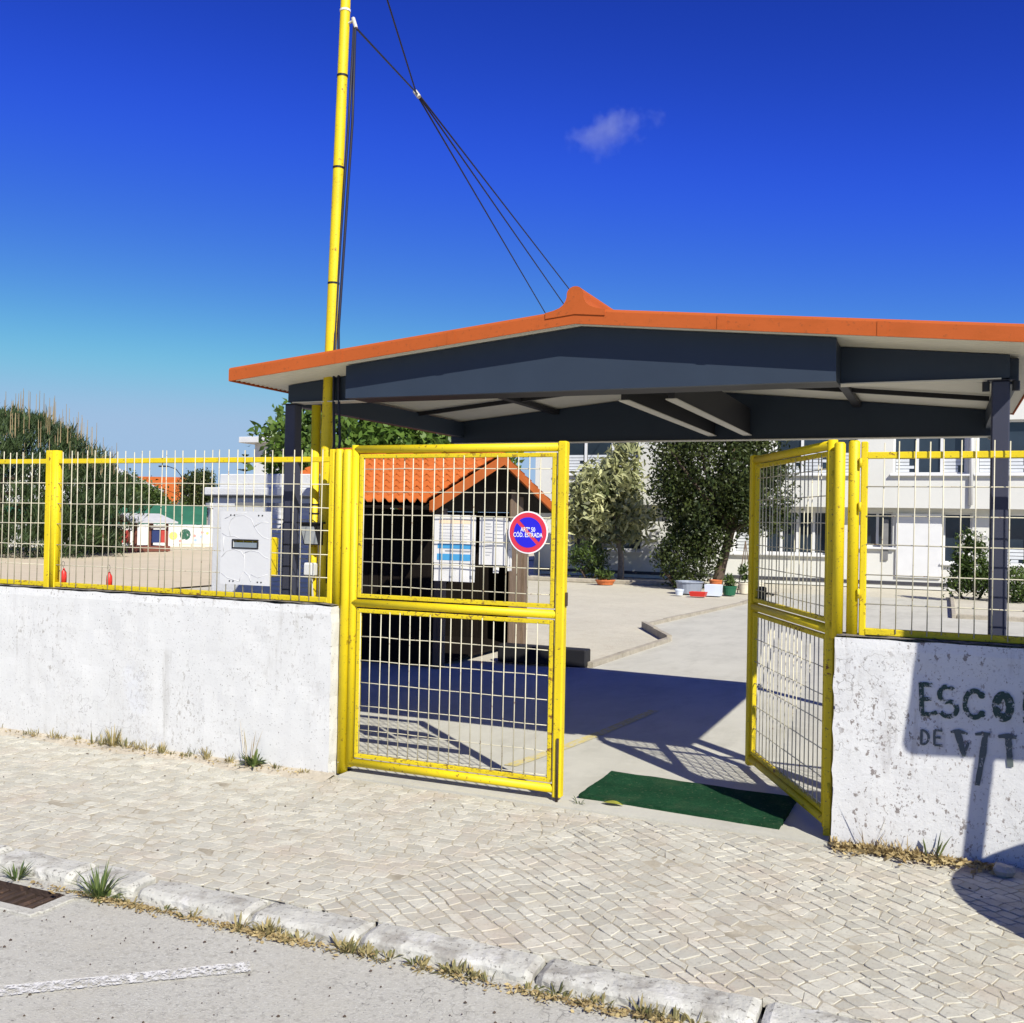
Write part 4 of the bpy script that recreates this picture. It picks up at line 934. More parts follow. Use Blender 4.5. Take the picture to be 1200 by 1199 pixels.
# ------------------------------------------------------------------ school building
SB = thing('school_building', (0, 26, 0), 'two-storey cream school building with rows of windows behind the yard', 'building')
def wall_open(name, y, th, x0, x1, z0, z1, ops, m, parent):
    xs = sorted(set([x0, x1]+[o[0] for o in ops]+[o[2] for o in ops])); zs = sorted(set([z0, z1]+[o[1] for o in ops]+[o[3] for o in ops]))
    mb = MB(); hole = lambda a, b: any(o[0]-1e-6 <= a and a < o[2]-1e-6 and o[1]-1e-6 <= b and b < o[3]-1e-6 for o in ops)
    for j in range(len(zs)-1):
        i = 0
        while i < len(xs)-1:
            if hole(xs[i], zs[j]): i += 1; continue
            k = i
            while k < len(xs)-1 and not hole(xs[k], zs[j]): k += 1
            mb.add([(xs[i], y, zs[j]), (xs[k], y, zs[j]), (xs[k], y, zs[j+1]), (xs[i], y, zs[j+1])], [(0, 1, 2, 3)]); i = k
    for a, b, c, d_ in ops:
        mb.add([(a, y, b), (c, y, b), (c, y, d_), (a, y, d_), (a, y+th, b), (c, y+th, b), (c, y+th, d_), (a, y+th, d_)], [(0, 4, 5, 1), (1, 5, 6, 2), (2, 6, 7, 3), (3, 7, 4, 0)])
    return mb.build(name, m, parent)
UP = [(-7.3, 3.06, -4.75, 4.45), (-0.85, 3.06, 1.35, 4.45), (2.25, 3.06, 4.03, 4.45), (4.28, 3.06, 6.2, 4.45), (6.8, 3.06, 9.4, 4.45)]
LO = [(-6.95, .80, -4.75, 2.05), (-2.02, .82, -1.35, 2.02), (-1.15, .84, 0.62, 2.05), (1.45, 1.10, 2.25, 2.05), (3.5, .72, 4.2, 2.05), (4.6, .72, 6.4, 2.05), (6.9, .72, 9.4, 2.05)]
wall_open('wall', 23.5, .25, -8.0, 12, 0, 2.16, LO, M['building'], SB)
wall_open('wall', 23.12, .25, -8.0, 12, 2.16, 6.3, UP, M['building'], SB)
MB().add([(-8, 23.12, 2.16), (12, 23.12, 2.16), (12, 23.5, 2.16), (-8, 23.5, 2.16)], [(0, 3, 2, 1)]).build('soffit', M['building'], SB)
mb = MB(); mb.add([(-8, 23.12, 0), (-8, 33, 0), (-8, 33, 6.3), (-8, 23.12, 6.3), (12, 23.12, 0), (12, 33, 0), (12, 33, 6.3), (12, 23.12, 6.3)], [(0, 3, 2, 1), (4, 5, 6, 7), (3, 7, 6, 2), (1, 2, 6, 5)]); mb.build('shell', M['building'], SB)
MB().bbox((-8.2, 22.9, 6.3), (12.2, 33.2, 6.45), .02).build('roof', M['grey_roof'], SB)
MB().bbox((-8.0, 23.48, .10), (12, 23.502, .19), .002).build('plinth_band', M['plinth'], SB)
def window(o, y, nv, blind, sill=True):
    a, b, c, d_ = o
    mb = MB(); f_ = .05
    mb.box((a, y, b), (a+f_, y+.06, d_)); mb.box((c-f_, y, b), (c, y+.06, d_)); mb.box((a+f_, y, d_-f_), (c-f_, y+.06, d_)); mb.box((a+f_, y, b), (c-f_, y+.06, b+f_))
    for i in range(1, nv):
        x = a+(c-a)*i/nv; mb.box((x-.035, y-.003, b+f_), (x+.035, y+.057, d_-f_))
    w_ = mb.build('window', M['frame_white'], SB)
    for i in range(nv):
        x0 = a+(c-a)*i/nv+.03; x1 = a+(c-a)*(i+1)/nv-.03
        MB().add([(x0, y+.05, b+.03), (x1, y+.05, b+.03), (x1, y+.05, d_-.03), (x0, y+.05, d_-.03)], [(0, 1, 2, 3)]).build('pane', M['glass'], w_)
        if blind:
            h = blind*(0.7+.6*random.random())
            if random.random() < .85:
                nsl = max(2, int(h*(d_-b)/.09)); mb = MB()
                for q in range(nsl): mb.box((x0+.03, y+.030, b+.06+q*.09), (x1-.05-random.choice((0, 0, .12)), y+.045, b+.06+q*.09+.075))
                mb.build('blind', M['blind'], w_)
    if sill: MB().bbox((a-.08, y-.28, b-.06), (c+.08, y+.02, b-.005), .01).build('sill', M['frame_white'], w_)
for i, o in enumerate(UP): window(o, 23.30, 3 if i != 3 else 3, .38)
for i, o in enumerate(LO): window(o, 23.68, (3, 1, 4, 2, 1, 2, 3)[i], (.0, .9, .0, .0, .3, .35, .3)[i])
MB().bbox((2.33, 23.44, .30), (3.46, 23.495, 2.02), .01).build('door_panel', M['frame_white'], SB)
MB().tube([(4.14, 23.06, 6.2), (4.14, 23.06, 2.25)], .05, 10).build('downpipe', M['frame_white'], SB, smooth=True)
MB().bbox((1.98, 23.45, .75), (2.14, 23.499, 1.85), .005).build('meter_strip', M['groove'], SB)

# ------------------------------------------------------------------ trees and shrubs
def tree(name, base, label, ells, n_clump, per, spread, L, W, lm, bm, trunk_r, dirmode='out', up=.3, shell=.55, seed=1, group=None, trunk_top=None, limbs=9, cat='tree', stems=1):
    t = thing(name, base, label, cat, group); b = Vector(base)
    Q, r, cen = crown(ells, n_clump, per, spread, L, W, dirmode, up, shell, 1.0, seed)
    Q[:, :, 2] = np.maximum(Q[:, :, 2], b.z+.03)
    me = quads_mesh('crown', Q-np.array(b), r); me.materials.append(lm); o = bpy.data.objects.new('crown', me); col.objects.link(o); o.parent = t
    mb = MB(); e0 = Vector(ells[0][0]); tt = Vector(trunk_top) if trunk_top else e0-Vector((0, 0, ells[0][1][2]*.4))
    for s_ in range(stems):
        off = Vector((random.uniform(-.15, .15), random.uniform(-.1, .1), 0))*(0 if stems == 1 else 1)
        limb(mb, b+off, tt+off*3, trunk_r, trunk_r*.62, .05, 7, 9)
    for i in range(limbs):
        c_ = Vector(cen[i*len(cen)//limbs]); limb(mb, tt.lerp(b, .12*random.random()), c_, trunk_r*.45, trunk_r*.12, .08)
    mb.build('trunk', bm, t, smooth=True); return t
tree('variegated_tree', (-4.87, 21.9, 0), 'tree with pale cream-edged leaves in front of the school wall',
     [((-5.35, 21.9, 2.0), (1.0, .9, .95)), ((-4.75, 21.9, 3.1), (.42, .45, .95)), ((-5.75, 21.9, 2.7), (.45, .45, .75)), ((-4.35, 21.7, 1.45), (.42, .45, .6)), ((-6.3, 22, 1.9), (.5, .5, .8))],
     190, 26, .15, .34, .09, M['leaf_cream'], M['bark_pale'], .10, 'out', .2, .35, 3, trunk_top=(-4.95, 21.9, 1.2))
tree('dense_tree', (-1.75, 19.9, 0), 'dense dark-leaved tree in the yard behind the open gateway',
     [((-1.75, 19.9, 3.1), (1.65, 1.5, 1.75)), ((-2.75, 19.9, 2.3), (.65, .7, .9)), ((-.75, 19.8, 2.2), (.75, .8, .85)), ((-2.2, 19.7, 1.6), (.6, .7, .5))],
     420, 60, .17, .105, .06, M['leaf_dark'], M['bark'], .15, 'out', .1, .45, 5, trunk_top=(-1.35, 19.9, 1.6))
tree('dark_bush', (-2.55, 19.6, 0), 'dark leafy bush under the dense tree', [((-2.45, 19.6, .75), (.75, .6, .75)), ((-2.0, 19.5, 1.2), (.6, .5, .5))], 150, 40, .12, .09, .05, M['leaf_dark'], M['bark'], .04, seed=8, cat='bush', limbs=6, stems=3, trunk_top=(-2.5, 19.6, .4))
tree('low_shrub', (-5.6, 21.3, 0), 'small dark shrub at the foot of the cream-leaved tree', [((-5.6, 21.3, .6), (.5, .4, .45))], 60, 30, .1, .12, .035, M['leaf_shrub'], M['bark'], .03, seed=9, cat='bush', limbs=5, stems=3, trunk_top=(-5.6, 21.3, .3))
tree('flowering_shrub', (4.1, 19.5, 0), 'upright shrub with pale flowers behind the right fence', [((4.08, 19.5, .95), (.28, .3, .65)), ((3.86, 19.5, .45), (.28, .3, .28)), ((4.35, 19.6, .5), (.3, .3, .3))], 110, 34, .08, .10, .045, M['leaf_shrub'], M['bark'], .03, seed=11, cat='shrub', limbs=5, stems=3, trunk_top=(4.08, 19.5, .4))
Q, r, c_ = crown([((4.12, 19.42, 1.15), (.3, .3, .5))], 40, 5, .03, .07, .06, 'out', .3, .9, 1, 12)
me = quads_mesh('flowers', Q, r); me.materials.append(M['flower_white']); o = bpy.data.objects.new('flowers', me); col.objects.link(o); o.parent = [x for x in bpy.data.objects if x.name == 'flowering_shrub'][0]; o.location = -o.parent.location
tree('hedge_shrub', (5.0, 19.2, 0), 'low spreading green shrub at the right edge behind the fence', [((5.1, 19.2, .38), (.7, .5, .38)), ((5.9, 19.3, .45), (.6, .5, .42))], 120, 36, .1, .09, .045, M['leaf_shrub'], M['bark'], .03, seed=13, cat='shrub', limbs=5, stems=3, trunk_top=(5.1, 19.2, .2))
tree('leafy_tree', (-9.6, 16.0, 0), 'bright green broad-leaved tree seen under the left end of the canopy',
     [((-9.7, 16, 3.3), (2.4, 1.8, 1.25)), ((-11.8, 16, 3.4), (.8, .8, .95)), ((-7.4, 16, 2.95), (1.7, 1.2, .75)), ((-11.0, 16, 2.4), (1.2, 1, .8))],
     420, 34, .22, .20, .13, M['leaf_bright'], M['bark'], .16, 'out', .15, .55, 21, trunk_top=(-9.6, 16, 2.2))
# raised bed edging by the shrubs
bd = thing('planting_bed', (4.6, 17, 0), 'stone-edged planting bed around the shrubs right of the drive', 'planting bed')
mb = MB(); mb.sheet(lambda u, v: (3.72+8*u, 14.72+6*v, .05+.01*nz(u*8, v*8)), 20, 14); mb.build('soil', M['sand'], bd, smooth=True)
for a, b in (((3.66, 14.60, 0), (3.74, 20.9, .09)), ((3.75, 14.60, 0), (11.7, 14.68, .085))): MB().bbox((a[0], a[1], -.02), b, .01).build('edging_stone', M['edging'], bd)

# yard pots and tubs by the dense tree
def tub(name, x, y, r0, r1, h, m, label, cat='tub', square=False):
    r0, r1, h = r0*.78, r1*.78, h*.8
    if square:
        mb = MB(); mb.add([(x-r0, y-r0*.7, .004), (x+r0, y-r0*.7, .004), (x+r0, y+r0*.7, .004), (x-r0, y+r0*.7, .004), (x-r1, y-r1*.7, h), (x+r1, y-r1*.7, h), (x+r1, y+r1*.7, h), (x-r1, y+r1*.7, h), (x-r1*.9, y-r1*.6, h-.01), (x+r1*.9, y-r1*.6, h-.01), (x+r1*.9, y+r1*.6, h-.01), (x-r1*.9, y+r1*.6, h-.01), (x, y, h*.4)],
            [(0, 3, 2, 1), (0, 1, 5, 4), (1, 2, 6, 5), (2, 3, 7, 6), (3, 0, 4, 7), (4, 5, 9, 8), (5, 6, 10, 9), (6, 7, 11, 10), (7, 4, 8, 11), (8, 9, 12), (9, 10, 12), (10, 11, 12), (11, 8, 12)])
        o = mb.build(name, m, None, loc=(x, y, 0))
    else:
        o = MB().lathe([(0, .004), (r0, .004), (r0*1.02, .02), (r1, h-.03), (r1*1.06, h-.03), (r1*1.06, h), (r1*.93, h), (r1*.9, h-.04), (0, h-.06)], (x, y, 0), 20).build(name, m, None, loc=(x, y, 0))
    return tag(o, label, cat, 'tubs and pots on the sand')
tub('wash_tub', -1.95, 17.9, .34, .40, .36, M['grey_plastic'], 'large grey round tub on the sand below the dense tree')
tub('small_bucket', -2.02, 17.2, .10, .13, .17, M['pale_plastic'], 'small pale bucket in front of the grey tub', 'bucket')
tub('tray', -1.55, 17.05, .20, .24, .13, M['red_plastic'], 'low red plastic tray on the sand', 'tray', True)
tub('crate', -1.30, 17.5, .22, .24, .32, M['pale_plastic'], 'pale blue plastic crate beside the red tray', 'crate', True)
tub('flower_pot', -1.02, 17.9, .17, .22, .27, M['green_plastic'], 'dark green plant pot right of the pale crate', 'pot')
tub('flower_pot', -.82, 18.7, .14, .18, .32, M['cream_pot'], 'cream pot nearest the green pot', 'pot')
tub('flower_pot', -.50, 18.8, .11, .14, .34, M['cream_pot'], 'narrow cream pot at the right end of the row', 'pot')
tub('flower_pot', -1.42, 18.3, .15, .19, .40, M['orange_clay'], 'orange clay pot standing behind the pale crate', 'pot')
tub('bowl_planter', -4.6, 19.7, .26, .32, .16, M['orange_clay'], 'shallow orange clay bowl on the bed edge by the cream-leaved tree', 'planter')
Q, r, c_ = crown([((-4.6, 19.7, .28), (.25, .2, .12))], 16, 16, .05, .12, .03, 'out', .6, .3, 1, 31)
me = quads_mesh('plant', Q, r); me.materials.append(M['leaf_shrub']); o = bpy.data.objects.new('bowl_plant', me); col.objects.link(o); tag(o, 'small green plant growing in the shallow orange bowl', 'plant')
for i, (x, y, z, h) in enumerate(((-.82, 18.7, .3, .5), (-1.02, 17.9, .25, .25))):
    Q, r, c_ = crown([((x, y, z+h*.4), (.14, .14, h*.4))], 14, 14, .04, .13, .03, 'out', .8, .2, 1, 33+i)
    me = quads_mesh('plant', Q, r); me.materials.append(M['leaf_shrub']); o = bpy.data.objects.new('pot_plant', me); col.objects.link(o); tag(o, ('thin green plant rising from the cream pot nearest the green one', 'low plant filling the dark green pot')[i], 'plant')
tp_ = thing('cane_tripod', (-.85, 18.9, 0), 'thin plant canes leaning together behind the cream pot', 'canes')
for a in (-.10, .0, .12): MB().tube([(-.85+a*1.6, 18.9+a*.4, 0), (-.85, 18.9, 1.25)], .012, 6).build('cane', M['wood_post'], tp_)
ee = struct(MB().bbox((-8, 20.3, -.02), (-1.2, 20.42, .10), .02).build('bed_kerb', M['edging']), 'low kerb along the bed in front of the school')

# ------------------------------------------------------------------ far left: pine, playhouse, painted wall, houses
def pine(base, label, H, rad, seed):
    global rng; rng = np.random.default_rng(seed); random.seed(seed)
    t = thing('pine_tree', base, label, 'tree'); b = np.array(base)
    cl = []
    for i in range(950):
        th = rng.random()*2*math.pi; h = rng.random()**1.2; rr = rad*(1-(max(0, h-.35)/.65)**2.0)**.5*(0.82+.25*rng.random())*(1-.06*max(0, .3-h)/.3)
        q = rr*(.45+.55*rng.random()**.5)
        hh = H*(.02+.90*h**.9)*(1-.12*(q/rad)**2)
        cl.append((b[0]+q*math.cos(th), b[1]+q*math.sin(th), hh))
    cl = np.array(cl); per = 46
    C = np.repeat(cl, per, 0)+rng.normal(size=(len(cl)*per, 3))*np.array([.17, .17, .14])
    D = unit(len(C))*.75+np.array([0, 0, .95]) + (C-(b+np.array([0, 0, H*.3])))/rad*.35; D /= np.linalg.norm(D, axis=1, keepdims=True)
    k = len(C); Q = leaf_quads(C, D, .42*(.6+.8*rng.random(k)), np.full(k, .040))
    me = quads_mesh('crown', Q-b, np.clip(np.repeat(rng.random(len(cl)), per)*.7+rng.random(k)*.3, 0, 1)); me.materials.append(M['needle'])
    o = bpy.data.objects.new('crown', me); col.objects.link(o); o.parent = t
    # upright candle shoots
    top = cl[cl[:, 2] > H*.45]; n = min(len(top), 170); pick = top[rng.permutation(len(top))[:n]]
    V = []; rr = []
    for p in pick:
        for s_ in range(int(rng.integers(1, 4))):
            x, y = p[0]+rng.normal()*.12, p[1]+rng.normal()*.12; z0 = p[2]+.15; L = .45+.6*rng.random(); w_ = .022
            for a in (0, math.pi/2):
                dx, dy = w_*math.cos(a), w_*math.sin(a); V.append([(x-dx, y-dy, z0), (x+dx, y+dy, z0), (x+dx*.4, y+dy*.4, z0+L), (x-dx*.4, y-dy*.4, z0+L)]); rr.append(rng.random())
    me = quads_mesh('shoots', np.array(V)-b, np.array(rr)); me.materials.append(M['shoot']); o = bpy.data.objects.new('shoots', me); col.objects.link(o); o.parent = t; o['kind'] = 'stuff'
    mb = MB(); limb(mb, base, (base[0]+.2, base[1], H*.75), .2, .06, .03, 7, 9)
    for i in range(10): limb(mb, (base[0], base[1], H*(.1+.05*i)), cl[i*40], .07, .02, .08)
    mb.build('trunk', M['bark'], t, smooth=True)
pine((-28.5, 21.2, 0), 'big dark pine with upright pale shoots at the left edge', 5.6, 4.8, 41)
random.seed(77)

ph = thing('playhouse', (-27.0, 26.8, 0), 'small red and brown wooden playhouse with grey roof on the sand', 'playhouse')
X0, Y0 = Vector((-27.4, 25.5)), Vector((-26.6, 27.9)); pd = (Y0-X0).normalized(); pn = Vector((-pd.y, pd.x))  # faces the street
if pn.dot(CAM.xy-X0) > 0: pn = -pn
PL = (Y0-X0).length
def pp(u, v, z): q = X0+pd*(u*PL)+pn*v; return (q.x, q.y, z)
def pbox(mb, u0, u1, v0, v1, z0, z1):
    return mb.add([pp(u0, v0, z0), pp(u1, v0, z0), pp(u1, v1, z0), pp(u0, v1, z0), pp(u0, v0, z1), pp(u1, v0, z1), pp(u1, v1, z1), pp(u0, v1, z1)], [(0,3,2,1),(4,5,6,7),(0,1,5,4),(1,2,6,5),(2,3,7,6),(3,0,4,7)])
pbox(MB(), -.02, 1.02, -.1, 1.4, .04, .26).build('deck', M['brown_wood'], ph)
for u in (.0, .30, .42, .66, .97):
    for v in (0, 1.25): pbox(MB(), u, u+.035, v, v+.09, 0, 1.32 if .25 < u else 1.05).build('post', M['brown_wood'], ph)
for i in range(6): pbox(MB(), .045+i*.042, .08+i*.042, -.03, 0.0, .40, .92).build('red_slat', M['red_wood'], ph)
pbox(MB(), .03, .31, -.01, .05, .93, 1.10).build('top_board', M['paper'], ph); pbox(MB(), .03, .31, -.01, .05, .28, .36).build('board', M['paper'], ph)
pbox(MB(), .34, .42, 1.1, 1.15, .3, 1.1).build('board', M['paper'], ph)
pbox(MB(), .71, .86, -.02, .03, .40, .95).build('blue_door', M['blue_panel'], ph); pbox(MB(), .87, .96, -.02, .03, .40, .95).build('red_board', M['red_wood'], ph)
pbox(MB(), .68, .97, -.02, .03, 1.0, 1.12).build('board', M['paper'], ph)
mb = MB(); A = [pp(.26, -.35, 1.28), pp(1.10, -.35, 1.28), pp(.32, .65, 1.62), pp(.98, .65, 1.62), pp(.26, 1.65, 1.28), pp(1.10, 1.65, 1.28)]
mb.add(A+[(x, y, z-.06) for x, y, z in A], [(0, 1, 3, 2), (2, 3, 5, 4), (0, 6, 7, 1), (1, 7, 9, 3), (3, 9, 11, 5), (0, 2, 8, 6), (2, 4, 10, 8), (6, 8, 9, 7), (8, 10, 11, 9)]); mb.build('roof', M['grey_roof'], ph)

fw = thing('painted_wall', (-31, 33, 0), 'white playground wall with faded round paintings beyond the playhouse', 'wall')
W0, W1 = Vector((-36.5, 24.5)), Vector((-26.2, 41.2)); wd = (W1-W0).normalized(); wnm = Vector((-wd.y, wd.x))
if wnm.dot(CAM.xy-W0) < 0: wnm = -wnm                      # towards camera
def wp(s, z, off=0): q = W0+wd*s+wnm*off; return (q.x, q.y, z)
WLn = (W1-W0).length
def wbox(mb, s0, s1, o0, o1, z0, z1): return mb.add([wp(s0, z0, o0), wp(s1, z0, o0), wp(s1, z0, o1), wp(s0, z0, o1), wp(s0, z1, o0), wp(s1, z1, o0), wp(s1, z1, o1), wp(s0, z1, o1)], [(0,1,2,3),(7,6,5,4),(0,4,5,1),(1,5,6,2),(2,6,7,3),(3,7,4,0)])
wbox(MB(), 0, WLn, -.2, 0, 0, 1.08).build('wall', M['white_masonry'], fw)
def wall_s(px, py):                                       # distance along the wall for a view direction
    d_ = F + Rv*((px-600)/1178.3) - Uv*((py-599.5)/1178.3); a = (W0-CAM.xy); den = d_.x*wd.y-d_.y*wd.x
    t = (a.x*wd.y-a.y*wd.x)/den; q = CAM.xy+d_.xy*t; return (q-W0).dot(wd), CAM.z+d_.z*t
def blob(px, py, r, m, nm, n=18, ring=0):
    s, z = wall_s(px, py); mb = MB(); P = [wp(s+r*(1+.12*nz(k, px))*math.cos(2*math.pi*k/n), z+r*(1+.12*nz(k, px, 3))*math.sin(2*math.pi*k/n), .006) for k in range(n)]
    if ring: mb.add(P+[wp(s+r*ring*math.cos(2*math.pi*k/n), z+r*ring*math.sin(2*math.pi*k/n), .006) for k in range(n)], [(k, (k+1) % n, n+(k+1) % n, n+k) for k in range(n)])
    else: mb.add(P, [tuple(range(n))])
    mb.build(nm, M[m], fw)
blob(217, 626.5, .27, 'mural_green', 'painted_globe'); blob(203, 628, .20, 'mural_yellow', 'painted_sun')
for px, py, m in ((228, 628, 'mural_red'), (236, 629, 'mural_blue'), (243, 625, 'mural_yellow'), (211, 634, 'mural_red'), (229, 633, 'mural_blue'), (237, 624, 'mural_red')): blob(px, py, .07, m, 'painted_dot', 8)
gs = thing('screen_fence', (-32, 33, 1.08), 'dark green mesh screen standing above the white playground wall', 'fence')
wbox(MB(), 0, wall_s(243, 610)[0], -.14, -.10, 1.10, 2.02).build('screen', M['green_screen'], gs)
for i in range(8): wbox(MB(), .3+i*2.3, .36+i*2.3, -.17, -.141, 1.08, 2.1).build('post', M['flange'], gs)
pil = thing('wall_pier', wp(wall_s(250, 620)[0], 0, -.1), 'white pier with blocky top at the end of the green screen', 'pier')
s0 = wall_s(246, 620)[0]; wbox(MB(), s0, s0+.9, -.35, .15, 0, 1.95).build('shaft', M['white_masonry'], pil); wbox(MB(), s0-.1, s0+1.0, -.42, .22, 1.952, 2.2).build('cap', M['white_masonry'], pil)
# low timber rails on the sand
tr = thing('sand_rail', (-27, 31.5, 0), 'low timber rail along the sand at the foot of the painted wall', 'rail'); s1, s2 = wall_s(203, 640)[0], wall_s(246, 640)[0]
wbox(MB(), s1, s2, .9, 1.0, .1, .2).build('rail', M['cream_pot'], tr)
for i in range(4): wbox(MB(), s1+(s2-s1)*i/3.3, s1+(s2-s1)*i/3.3+.1, 1.001, 1.1, 0, .2).build('rail_post', M['cream_pot'], tr)

tree('round_tree', (-41.5, 42.5, 0), 'mid green tree behind the screen, left of the orange roof', [((-42.5, 42.5, 2.4), (1.9, 1.6, 1.0)), ((-43.3, 42.5, 3.3), (.9, 1.0, .65)), ((-40.6, 43, 1.8), (1.3, 1.2, .4))], 200, 44, .26, .2, .12, M['leaf_shrub'], M['bark'], .16, seed=51)
tree('dark_tree', (-44.0, 50, 0), 'dark round tree right of the orange roof', [((-43.9, 50, 3.0), (1.25, 1.2, 1.6)), ((-42.4, 51, 2.5), (.8, .8, .9))], 200, 44, .22, .18, .1, M['leaf_dark'], M['bark'], .16, seed=52)
def house(name, c, ux, w_, dep, h, rh, wallm, roofm, label, wins=()):
    """gabled house; ridge along its width direction ux"""
    t = thing(name, (*c, 0), label, 'house'); u = Vector(ux).normalized(); v = Vector((-u.y, u.x)); c = Vector(c)
    def q(a, b, z): p = c+u*a+v*b; return (p.x, p.y, z)
    mb = MB(); mb.add([q(-w_/2, -dep/2, 0), q(w_/2, -dep/2, 0), q(w_/2, dep/2, 0), q(-w_/2, dep/2, 0), q(-w_/2, -dep/2, h), q(w_/2, -dep/2, h), q(w_/2, dep/2, h), q(-w_/2, dep/2, h), q(-w_/2, 0, h+rh), q(w_/2, 0, h+rh)],
        [(0, 1, 5, 4), (1, 2, 6, 9, 5), (2, 3, 7, 6), (3, 0, 4, 8, 7)]); mb.build('wall', wallm, t)
    o_ = .35; hz = h-o_*rh/(dep/2)*.6
    mb = MB(); A = [q(-w_/2-o_, -dep/2-o_, hz), q(w_/2+o_, -dep/2-o_, hz), q(-w_/2-o_, 0, h+rh+.05), q(w_/2+o_, 0, h+rh+.05), q(-w_/2-o_, dep/2+o_, hz), q(w_/2+o_, dep/2+o_, hz)]
    mb.add(A+[(x, y, z+.14) for x, y, z in A], [(0, 2, 3, 1), (2, 4, 5, 3), (6, 7, 9, 8), (8, 9, 11, 10), (0, 1, 7, 6), (4, 10, 11, 5), (0, 6, 8, 2), (2, 8, 10, 4), (1, 3, 9, 7), (3, 5, 11, 9)]); mb.build('roof', roofm, t)
    for a in wins:
        f_ = MB(); x0 = a-.5; z0 = h-1.5
        f_.add([q(x0, -dep/2-.03, z0), q(x0+1, -dep/2-.03, z0), q(x0+1, -dep/2-.03, z0+1.1), q(x0, -dep/2-.03, z0+1.1)], [(0, 1, 2, 3)]); w2 = f_.build('window', M['frame_white'], t)
        MB().add([q(x0+.1, -dep/2-.04, z0+.1), q(x0+.9, -dep/2-.04, z0+.1), q(x0+.9, -dep/2-.04, z0+1.0), q(x0+.1, -dep/2-.04, z0+1.0)], [(0, 1, 2, 3)]).build('pane', M['glass'], w2)
    return t
VR = (Rv.x, Rv.y)
house('orange_roof_house', (-59.0, 63), (0.93, .37), 4.6, 7.0, 2.5, 2.1, M['white_masonry'], M['tile'], 'house with plain orange tiled roof beyond the trees', (-.8, .9))
house('white_house', (-59.6, 54.7), (-.37, .93), 10, 8.5, 3.5, 2.0, M['white_masonry'], M['white_masonry'], 'white house whose pale gable shows beside the pine', (-2,))
wb = thing('flat_roof_house', (-24.5, 33, 0), 'white flat-roofed house corner with projecting eaves behind the leafy tree', 'house')
MB().bbox((-25.0, 31.5, 0), (-19.5, 37, 4.85), .02).build('wall', M['white_masonry'], wb)
MB().bbox((-25.5, 31.0, 4.852), (-19.0, 37.5, 5.12), .02).build('roof', M['white_masonry'], wb)
f_ = MB().bbox((-22.4, 31.45, 1.6), (-21.2, 31.498, 2.9), .01).build('window', M['frame_white'], wb); MB().bbox((-22.3, 31.43, 1.7), (-21.3, 31.4495, 2.8), .005).build('pane', M['glass'], f_)
ar = thing('tiered_conifer', (-36.1, 45, 0), 'slim conifer with flat spaced tiers far behind the hut', 'tree')
MB().tube([(-36.1, 45, 0), (-36.1, 45, 5.6)], [.12, .03], 8).build('trunk', M['bark'], ar)
V = []
for k in range(9):
    z = 1.6+k*.46; L = 1.35*(1-k/9.5)
    for j in range(9):
        a = j*2*math.pi/9+k*.4
        for s_ in range(7):
            q0 = L*s_/7; x = -36.1+q0*math.cos(a); y = 45+q0*math.sin(a); w_ = .11; dx, dy = -math.sin(a)*w_, math.cos(a)*w_
            V.append([(x-dx, y-dy, z+.04*s_*.3), (x+dx, y+dy, z+.04*s_*.3), (x+dx+L/7*math.cos(a), y+dy+L/7*math.sin(a), z+.02+.012*s_), (x-dx+L/7*math.cos(a), y-dy+L/7*math.sin(a), z-.05+.012*s_)])
me = quads_mesh('crown', np.array(V)-np.array((-36.1, 45, 0)), rng.random(len(V))); me.materials.append(M['leaf_dark']); o = bpy.data.objects.new('crown', me); col.objects.link(o); o.parent = ar
ls = thing('street_lamp', (-54.3, 60, 0), 'thin curved street lamp above the far orange roof', 'street lamp')
MB().tube([(-54.1, 60, 0), (-54.1, 60, 3.8), (-54.3, 60, 4.7), (-54.9, 60, 5.3), (-55.8, 60, 5.55)], [.06, .05, .04, .035, .03], 8).build('pole', M['dark_metal'], ls, smooth=True)
MB().bbox((-56.7, 59.9, 5.48), (-55.8, 60.1, 5.6), .03).build('lamp_head', M['dark_metal'], ls)

# ------------------------------------------------------------------ leaning board sign and rounded bin beyond the right edge (they throw the shadow on the wall)
sb = thing('board_sign', (4.75, -0.95, 0), 'board sign on a leaning post beside the road, beyond the right edge', 'sign')
T = 1.2                                                   # height gained from wall shadow back to the sign plane
def sh(x, z, y): t = -y/.79; return (x+.86*t, y, z+t)
mb = MB(); yb_ = -.95; P = [sh(3.336, .575, yb_), sh(3.348, .540, yb_), sh(3.375, .523, yb_), sh(4.15, .552, yb_), sh(4.15, 1.30, yb_), sh(3.42, 1.30, yb_)]
mb.prism([(p[0], p[2]) for p in P], 'Y', yb_-.01, yb_+.01); mb.build('board', M['white_metal'], sb)
pa, pb = Vector(sh(3.705, .62, yb_)), Vector(sh(3.655, .17, yb_)); dp = (pb-pa)/(pa.z-pb.z); pe = pa+dp*(pa.z)
MB().tube([pa+Vector((0, .03, .3)), pe+Vector((0, .03, 0))], .034, 12).build('post', M['flange'], sb, smooth=True)
bn = thing('rounded_bin', (4.85, -1.05, 0), 'large dome-topped waste bin on the pavement beyond the right edge', 'bin')
pr = [(0, .02), (.50, .02), (.56, .3), (.57, .70)] + [(.57*math.cos(t), .70+.50*math.sin(t)) for t in np.linspace(.15, math.pi/2, 10)]
MB().lathe(pr, (4.85, -1.05, -.02), 32).build('body', M['green_plastic'], bn, smooth=True)
MB().bbox((4.73, -1.68, .80), (4.97, -1.58, .95), .02).build('hatch', M['black'], bn)

